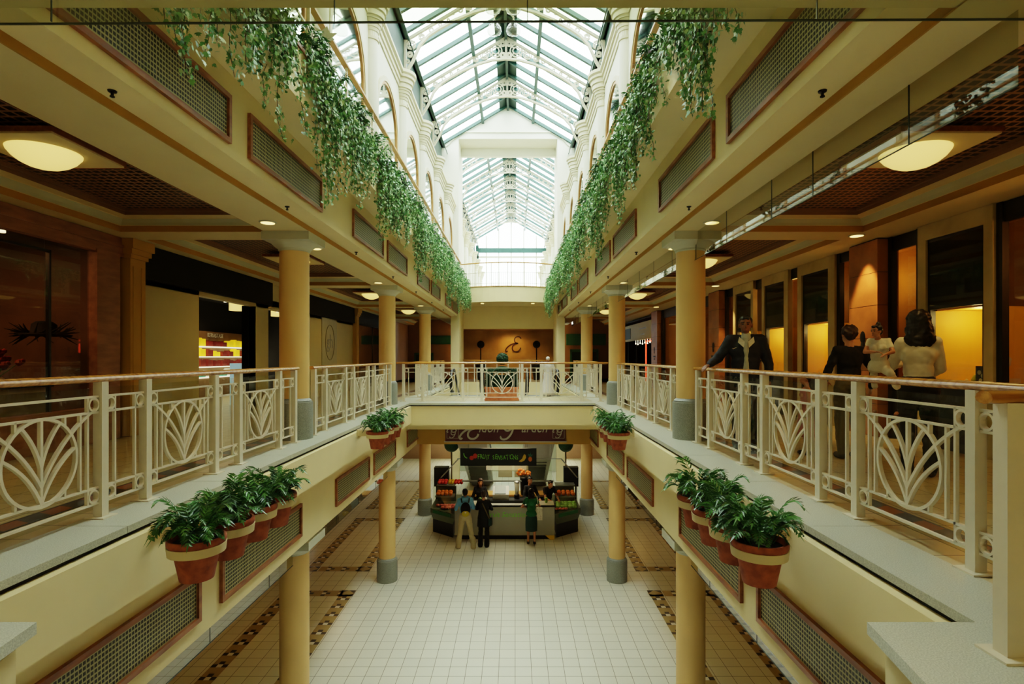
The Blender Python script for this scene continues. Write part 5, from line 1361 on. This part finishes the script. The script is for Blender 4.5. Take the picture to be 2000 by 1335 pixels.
def person(label, loc, rz, H=1.7, pose=None, top=None, bottom=None, hair='short', haircol='hair', skin='skin', vox=.012, female=False, shoes='shoe', extra=None, look=0, sleeve='long', hands=True, cat='person'):
    """local space: faces -Y, feet at z=0; sizes for H=1.72"""
    k_ = H/1.72; P = dict(sh=1.42, hip=.93)
    t = thing('person', label, cat, loc, rz)
    p = {'elL': (-.27,.02,1.14), 'haL': (-.27,-.06,.90), 'elR': (.27,.02,1.14), 'haR': (.27,-.06,.90),
         'knL': (-.10,-.02,.5), 'anL': (-.10,.03,.08), 'knR': (.10,-.02,.5), 'anR': (.10,.03,.08), 'head': (0,-.02,1.6), 'lean': (0,0), 'handcurl': .5}
    if pose: p.update(pose)
    lx, ly = p['lean']
    def L_(v): v = V(v); f = max(0, v.z-.93)/.7; return V((v.x+lx*f, v.y+ly*f, v.z))
    S = lambda v: V(v)*k_
    sw = .145 if female else .175
    shL, shR = L_((-sw,.01,1.405)), L_((sw,.01,1.405)); elL, haL, elR, haR = [V(p[q]) for q in ('elL','haL','elR','haR')]
    head = L_(p['head']); neck = L_((0,.02,1.44))
    def torso(mb, g=0):
        mb.ball(S(L_((0,.005,1.29))), tuple(v*k_ for v in ((.15 if female else .172)+g,.105+g,.17+g)), 18)
        mb.ball(S(L_((0,.0,1.12))), tuple(v*k_ for v in ((.125 if female else .15)+g,.095+g,.16+g)), 18)
        mb.cap(S(shL), S(shR), ((.048 if female else .058)+g)*k_, ((.048 if female else .058)+g)*k_)
        if female: mb.ball(S(L_((-.07,-.085,1.27))), (.055+g)*k_, 12); mb.ball(S(L_((.07,-.085,1.27))), (.055+g)*k_, 12)
    def pelvis(mb, g=0): mb.ball(S((0,.01,.95)), tuple(v*k_ for v in (.165+g,.115+g,.13+g)), 18)
    def arms(mb, g=0, full=True):
        for a, b, c in ((shL, elL, haL), (shR, elR, haR)):
            e = b if full else a+(b-a)*.55
            mb.cap(S(a), S(e), (.052+g)*k_, (.04+g)*k_)
            if full: mb.cap(S(b), S(b+(c-b)*(.95 if g else 1.0)), (.04+g)*k_, (.026+g*.8)*k_)
    def legs(mb, g=0, flare=0, to=0.0):
        for sg, a, b in ((-1, p['knL'], p['anL']), (1, p['knR'], p['anR'])):
            a, b = V(a), V(b)
            mb.cap(S((sg*.088,.01,.9)), S(a), (.088+g)*k_, (.056+g)*k_); mb.cap(S(a), S(b+(b-a)*to), (.056+g)*k_, (.037+g+flare)*k_)
    def feet(mb, g=0):
        for b in (p['anL'], p['anR']):
            b = V(b); mb.cap(S((b.x, b.y+.015, .045)), S((b.x, b.y-.15, .032)), (.04+g)*k_, (.032+g)*k_)
    body = MB(); torso(body, -.004); pelvis(body, -.004); arms(body); legs(body, -.004); feet(body, -.004)
    body.cap(S(neck-V((0,0,.04))), S(head-V((0,-.02,.06))), .052*k_, .05*k_)
    Rz = Matrix.Rotation(look, 3, 'Z')
    hd = lambda v: S(head+Rz @ V(v))
    body.ball(hd((0,.01,.03)), tuple(v*k_ for v in (.076,.094,.095)), 20, rot=Rz); body.ball(hd((0,-.02,-.035)), tuple(v*k_ for v in (.058,.07,.075)), 16, rot=Rz)
    body.cap(hd((0,-.088,.012)), hd((0,-.104,-.022)), .009*k_, .015*k_, 8)
    body.ball(hd((0,-.083,-.092+.03)), tuple(v*k_ for v in (.026,.014,.012)), 10, rot=Rz)
    for sg in (-1, 1): body.ball(hd((sg*.077,.015,.0)), tuple(v*k_ for v in (.012,.022,.032)), 10, rot=Rz)
    if hands:
        for h, e, sg in ((haL, elL, -1), (haR, elR, 1)): hand(body, S(h), h-e, p.get('palmL' if sg < 0 else 'palmR', (0,-.3,-1) if abs((h-e).normalized().z) < .7 else (-sg,0,0)), k_*1.02, p['handcurl'])
    bo = fin(body, 'body', skin, t, vox*k_)
    if vox < .011:
        mb = MB()
        for sg in (-1, 1): mb.ball(hd((sg*.031,-.081,.012)), tuple(v*k_ for v in (.012,.008,.007)), 10)
        mb.build('eyes', 'black', t, True, world=False)
        mb = MB()
        for sg in (-1, 1): mb.cap(hd((sg*.018,-.088,.034)), hd((sg*.048,-.08,.036)), .005*k_, .004*k_, 6)
        mb.build('eyebrows', haircol, t, True, world=False)
        MB().ball(hd((0,-.094,-.062)), tuple(v*k_ for v in (.022,.006,.006)), 10, rot=Rz).build('lips', mat('lips', (150, 84, 72), .5), t, True, world=False)
    mb = MB()
    c_ = hd((0,.028,.052)); bg_ = 1.2 if 'blouse' in label else 1.0
    if hair in ('short', 'bun', 'curly'):
        mb.ball(c_, tuple(v*k_ for v in (.086,.092,.088)), 18, rot=Rz); mb.ball(hd((0,.06,.0)), tuple(v*k_ for v in (.072,.05,.07)), 14, rot=Rz); mb.ball(hd((0,-.045,.095)), tuple(v*k_ for v in (.06,.045,.03)), 12, rot=Rz)
        if hair == 'bun': mb.ball(hd((0,.06,.15)), .042*k_, 12)
        if hair == 'curly':
            for i in range(40):
                a = random.uniform(0,2*PI); b = random.uniform(-.3,1.4); mb.ball(hd((.085*math.cos(a)*math.cos(b), .03+.085*abs(math.sin(a))*math.cos(b), .04+.085*math.sin(b))), .025*k_, 8)
    elif hair == 'long':
        mb.ball(c_, tuple(v*k_*bg_ for v in (.094,.1,.092)), 18, rot=Rz); mb.ball(hd((0,.065,-.06)), tuple(v*k_*bg_ for v in (.108,.065,.12)), 16, rot=Rz); mb.ball(hd((0,.085,-.15)), tuple(v*k_*bg_ for v in (.118,.055,.10)), 16, rot=Rz)
        mb.ball(hd((0,-.04,.1)), tuple(v*k_ for v in (.065,.05,.03)), 12, rot=Rz)
    elif hair == 'cap':
        mb.ball(hd((0,.01,.05)), tuple(v*k_ for v in (.088,.104,.085)), 18, rot=Rz)
    fin(mb, 'hair' if hair != 'cap' else 'cap', haircol, t, .012*k_, 3)
    if top:
        m_, kind = top; mb = MB()
        if kind == 'robe':
            torso(mb, .03); arms(mb, .03); o = MB()
            fin(mb, 'robe_top', m_, t, .016*k_)
            pr = []
            for i in range(9): pr.append((.17+.12*(1-i/8)+.012*math.sin(i*2), .04+i*.13))
            mb = MB().lathe([(r*k_, z*k_) for r, z in pr], 40, sy=.72)
            mb.v = [(x*(1+.07*math.sin(math.atan2(y,x)*9)*(1-z/1.2)), y*(1+.07*math.sin(math.atan2(y,x)*9)*(1-z/1.2)), z) for x, y, z in mb.v]
            mb.build('robe_skirt', m_, t, True, world=False)
        else:
            torso(mb, .014 if kind != 'jacket' else .028); pelvis(mb, .012 if kind != 'jacket' else .03)
            arms(mb, .012 if kind != 'jacket' else .024, kind not in ('short',) and sleeve == 'long')
            if kind == 'hoodie': mb.ball(S(L_((0,.09,1.44))), tuple(v*k_ for v in (.12,.07,.07)), 14); mb.cap(S(L_((-.07,.0,1.47))), S(L_((.07,.0,1.47))), .055*k_, .055*k_)
            if kind == 'collar': mb.cap(S(neck+V((-.03,0,-.02))), S(neck+V((.03,0,-.02))), .062*k_, .062*k_)
            fin(mb, {'jacket': 'jacket', 'hoodie': 'hoodie'}.get(kind, 'shirt'), m_, t, max(vox, .012)*k_, 5)
    if bottom:
        m_, kind = bottom; mb = MB()
        if kind == 'skirt':
            mb.lathe([(r*k_, z*k_) for r, z in ((.185,.42),(.19,.6),(.185,.8),(.165,.95),(.135,1.04))], 30, sy=.72).build('skirt', m_, t, True, world=False)
        elif kind == 'dress':
            mb.lathe([(r*k_, z*k_) for r, z in ((.29,.4),(.25,.6),(.19,.85),(.145,1.06),(.15,1.25),(.16,1.36),(.08,1.43))], 30, sy=.75).build('dress', m_, t, True, world=False)
        else:
            pelvis(mb, .016); legs(mb, .016, .022 if kind == 'wide' else .006, 0.02)
            if kind == 'wide': 
                for b in (p['anL'], p['anR']): b = V(b); mb.cap(S((b.x,b.y,.3)), S((b.x,b.y,.06)), .07*k_, .085*k_)
            fin(mb, 'trousers', m_, t, max(vox, .012)*k_, 5)
    if shoes:
        mb = MB(); feet(mb, .008); fin(mb, 'shoes', shoes, t, .012*k_, 3)
    if extra: extra(t, k_, S, L_)
    return t
# 1 man in navy jacket, hand on rail
def ex_man(t, k_, S, L_):
    sb_ = MB().ball(S((0,.0,1.3)), (.072*k_,.142*k_,.17*k_), 18).ball(S((0,-.005,1.08)), (.065*k_,.132*k_,.25*k_), 18).cap(S((0,-.03,1.42)), S((0,-.01,1.47)), .075*k_, .062*k_)
    fin(sb_, 'pale_shirt', 'cloth_grey', t, .01, 3)
    MB().add([(-.02,-.152,1.41),(-.085,-.145,1.47),(-.10,-.12,1.40),(-.03,-.158,1.33)], [(0,1,2,3)]).add([(.02,-.152,1.41),(.085,-.145,1.47),(.10,-.12,1.40),(.03,-.158,1.33)], [(0,3,2,1)]).build('shirt_collar', 'cloth_white', t, world=False)
    MB().path([(-.17,-.150,1.325),(-.16,-.153,1.315),(-.12,-.158,1.335)], .007, .006, (0,1,0)).build('jacket_mark', 'cloth_white', t, world=False)
# rail point at (2.6, 7.15, 1.075); man at (3.1,7.35)
person('young man in navy jacket and pale shirt, hand resting on the right handrail', (3.0, 7.12, 0), -.32, 1.74,
       {'elL': (-.34,.0,1.17), 'haL': (-.44,-.10,1.10), 'palmL': (0,0,-1), 'haR': (.28,-.03,.9), 'knL': (-.1,-.03,.5), 'handcurl': .45},
       ('navy', 'jacket'), ('cloth_black', 'trousers'), 'short', 'hair', 'skin2', .0085, extra=ex_man, look=-.1)
person('woman with short brown hair, black top and olive trousers, seen from behind', (4.0, 6.55, 0), PI-.1, 1.58,
       {'elR': (.27,.0,1.12), 'haR': (.22,-.14,1.0), 'elL': (-.3,.02,1.13), 'haL': (-.31,-.08,.92)}, ('cloth_black', 'shirt'), ('olive', 'trousers'), 'curly', 'hairbr', 'skin', .012, True)
person('small child in pink dress beside the woman in black', (3.62, 6.8, 0), -1.9, 1.0, None, None, ('pink', 'dress'), 'short', 'hairbr', 'skin', .014, True, shoes='shoe')
person('woman with long black hair and white blouse carrying a toddler, seen from behind', (4.13, 5.6, 0), PI-.45, 1.66,
       {'elR': (.22,-.14,1.15), 'haR': (.08,-.28,1.2), 'elL': (-.21,-.08,1.13), 'haL': (-.1,-.24,1.02)}, ('cloth_white', 'collar'), ('cloth_black', 'trousers'), 'long', 'hair', 'skin', .011, True)
# toddler on her hip
person('toddler in white top with dark topknot, carried in the woman\'s arms', (3.70, 5.56, .62), -.75, .92,
       {'elL': (-.2,-.16,1.2), 'haL': (-.02,-.26,1.2), 'elR': (.24,-.12,1.2), 'haR': (.16,-.26,1.16), 'knL': (-.12,.22,.84), 'anL': (-.12,.3,.55), 'knR': (.2,-.12,.8), 'anR': (.26,.12,.55), 'head': (-.03,-.09,1.58)},
       ('cloth_white', 'short'), ('cloth_white', 'trousers'), 'bun', 'hair', 'skin', .0105, True, shoes=None, look=-.5)
# kiosk customers
def ex_pack(t, k_, S, L_):
    pk = MB().ball((0,.20,1.22), (.15,.09,.2), 16).ball((0,.24,1.12), (.12,.07,.1), 14); o = fin(pk, 'backpack', 'cloth_black', t, .014, 4)
    MB().ball((0,.28,1.1), (.115,.045,.09), 14).build('backpack_pocket', 'yellowbag', t, True, world=False)
    MB().ball((0,.315,1.14), (.03,.012,.02), 8).build('backpack_badge', 'cloth_white', t, True, world=False)
    for sg in (-1, 1): MB().tube([(sg*.1,.16,1.4),(sg*.12,.03,1.485),(sg*.12,-.12,1.36),(sg*.13,-.1,1.15)], .018, 6).build('strap', 'cloth_black', t, world=False)
person('customer in blue hoodie and khaki trousers with black and yellow backpack', (-1.5, 16.45, F1), PI+.12, 1.74,
       {'elL': (-.26,-.12,1.14), 'haL': (-.16,-.34,1.1), 'elR': (.28,-.05,1.14), 'haR': (.24,-.28,1.08), 'knR': (.14,-.02,.5), 'anR': (.2,.02,.08), 'knL': (-.16,.02,.5), 'anL': (-.24,.1,.08), 'lean': (0,-.1)},
       ('cloth_blue', 'hoodie'), ('khaki', 'wide'), 'short', 'hair', 'skin', .013, extra=ex_pack, shoes='cloth_white')
def ex_bag(t, k_, S, L_):
    MB().tube([(.14,-.04,1.46),(.0,.13,1.3),(-.16,.12,.95),(-.2,.1,.85)], .016, 6).build('brown_strap', 'stem', t, world=False)
    MB().box(-.26,-.17,-.02,.16,.68,.88).build('teal_bag', 'tealcl', t, world=False)
    MB().lathe([(.2,.62),(.19,.8),(.165,1.0),(.15,1.15)], 24, sy=.75).build('coat_hem', 'cloth_black', t, True, world=False)
person('customer all in black with a brown shoulder strap, seen from behind', (-.95, 16.55, F1), PI-.1, 1.68,
       {'elL': (-.24,-.1,1.14), 'haL': (-.14,-.3,1.1), 'elR': (.24,-.1,1.14), 'haR': (.14,-.3,1.1)}, ('cloth_black', 'shirt'), ('cloth_black', 'wide'), 'short', 'hairbr', 'skin', .013, True, extra=ex_bag)
def ex_tote(t, k_, S, L_):
    MB().box(-.34,-.16,-.1,.0,.72,1.1).build('tote_bag', M.setdefault('dots', mat('dotted_cloth', (226, 220, 206), .8, scale=38, col2=(140, 50, 50), thr=.36)), t, world=False)
    MB().tube([(-.22,-.05,1.1),(-.19,-.0,1.3),(-.17,.03,1.47),(-.2,-.08,1.3),(-.24,-.08,1.1)], .01, 6).build('bag_strap', 'cloth_white', t, world=False)
person('customer in green top and dark teal skirt with spotted tote bag', (.5, 16.8, F1), PI, 1.66,
       {'elL': (-.27,-.12,1.16), 'haL': (-.16,-.32,1.12), 'elR': (.3,-.12,1.14), 'haR': (.22,-.32,1.08), 'lean': (0,-.1)}, ('greencl', 'short'), ('tealcl', 'skirt'), 'long', 'hair', 'skin', .013, True, extra=ex_tote)
person('dark-clothed kiosk assistant facing the customers on the left', (-1.15, 18.1, F1), 0, 1.7,
       {'haL': (-.2,-.3,1.05), 'haR': (.2,-.3,1.05), 'elL': (-.26,-.08,1.12), 'elR': (.26,-.08,1.12)}, ('cloth_black', 'shirt'), ('cloth_black', 'trousers'), 'long', 'hairbr', 'skin', .013, True)
person('kiosk assistant with hair tied up, behind the green-topped customer', (.49, 18.2, F1), .5, 1.74,
       {'haL': (-.2,-.3,1.05), 'haR': (.2,-.3,1.05), 'elL': (-.26,-.08,1.12), 'elR': (.26,-.08,1.12)}, ('cloth_black', 'shirt'), ('cloth_black', 'trousers'), 'bun', 'hair', 'skin', .013, True)
person('kiosk assistant in black bending over the right end of the counter', (1.06, 18.3, F1), .5, 1.68,
       {'lean': (0,-.22), 'elL': (-.24,-.3,1.12), 'haL': (-.16,-.5,1.08), 'elR': (.24,-.28,1.12), 'haR': (.16,-.5,1.08), 'head': (0,-.06,1.56)}, ('cloth_black', 'short'), ('cloth_black', 'trousers'), 'short', 'hair', 'skin', .013)
person('small figure in long pale robe and white cap at the escalator head', (1.02, 17.0, 0), PI, 1.22, None, ('robe', 'robe'), None, 'cap', 'robe', 'skin2', .014, hands=False)

# ================================================================== LIGHT + WORLD + CAMERA
w = bpy.data.worlds.new('overcast_sky'); scn.world = w; w.use_nodes = True
nt = w.node_tree; bg = nt.nodes['Background']
gr = nt.nodes.new('ShaderNodeTexCoord'); sx_ = nt.nodes.new('ShaderNodeSeparateXYZ'); rp_ = nt.nodes.new('ShaderNodeValToRGB')
nt.links.new(gr.outputs['Generated'], sx_.inputs[0]); nt.links.new(sx_.outputs[2], rp_.inputs[0])
rp_.color_ramp.elements[0].position = 0.0; rp_.color_ramp.elements[0].color = (.62, .72, .70, 1)
rp_.color_ramp.elements[1].position = 0.5; rp_.color_ramp.elements[1].color = (.93, 1.0, .95, 1)
nt.links.new(rp_.outputs[0], bg.inputs[0]); bg.inputs[1].default_value = 12.0
cam = bpy.data.cameras.new('camera'); co = bpy.data.objects.new('camera', cam); COL.objects.link(co)
co.location = (0, 0, 1.21); co.rotation_euler = (PI/2, 0, 0)
cam.sensor_width = 36; cam.lens = 1068/2000*36; cam.shift_x = -0.003; cam.shift_y = 0.01475; cam.clip_start = .05; cam.clip_end = 300
scn.camera = co
scn.view_settings.view_transform = 'Filmic'; scn.view_settings.look = 'Medium High Contrast'; scn.view_settings.exposure = 0.62; scn.view_settings.gamma = 1.0
scn.cycles.max_bounces = 8; scn.cycles.diffuse_bounces = 4; scn.cycles.use_adaptive_sampling = True; scn.cycles.adaptive_threshold = 0.03; scn.cycles.glossy_bounces = 3; scn.cycles.transmission_bounces = 2; scn.cycles.transparent_max_bounces = 12
scn.cycles.use_denoising = True
scn.cycles.sample_clamp_indirect = 6.0; scn.cycles.caustics_reflective = False; scn.cycles.caustics_refractive = False
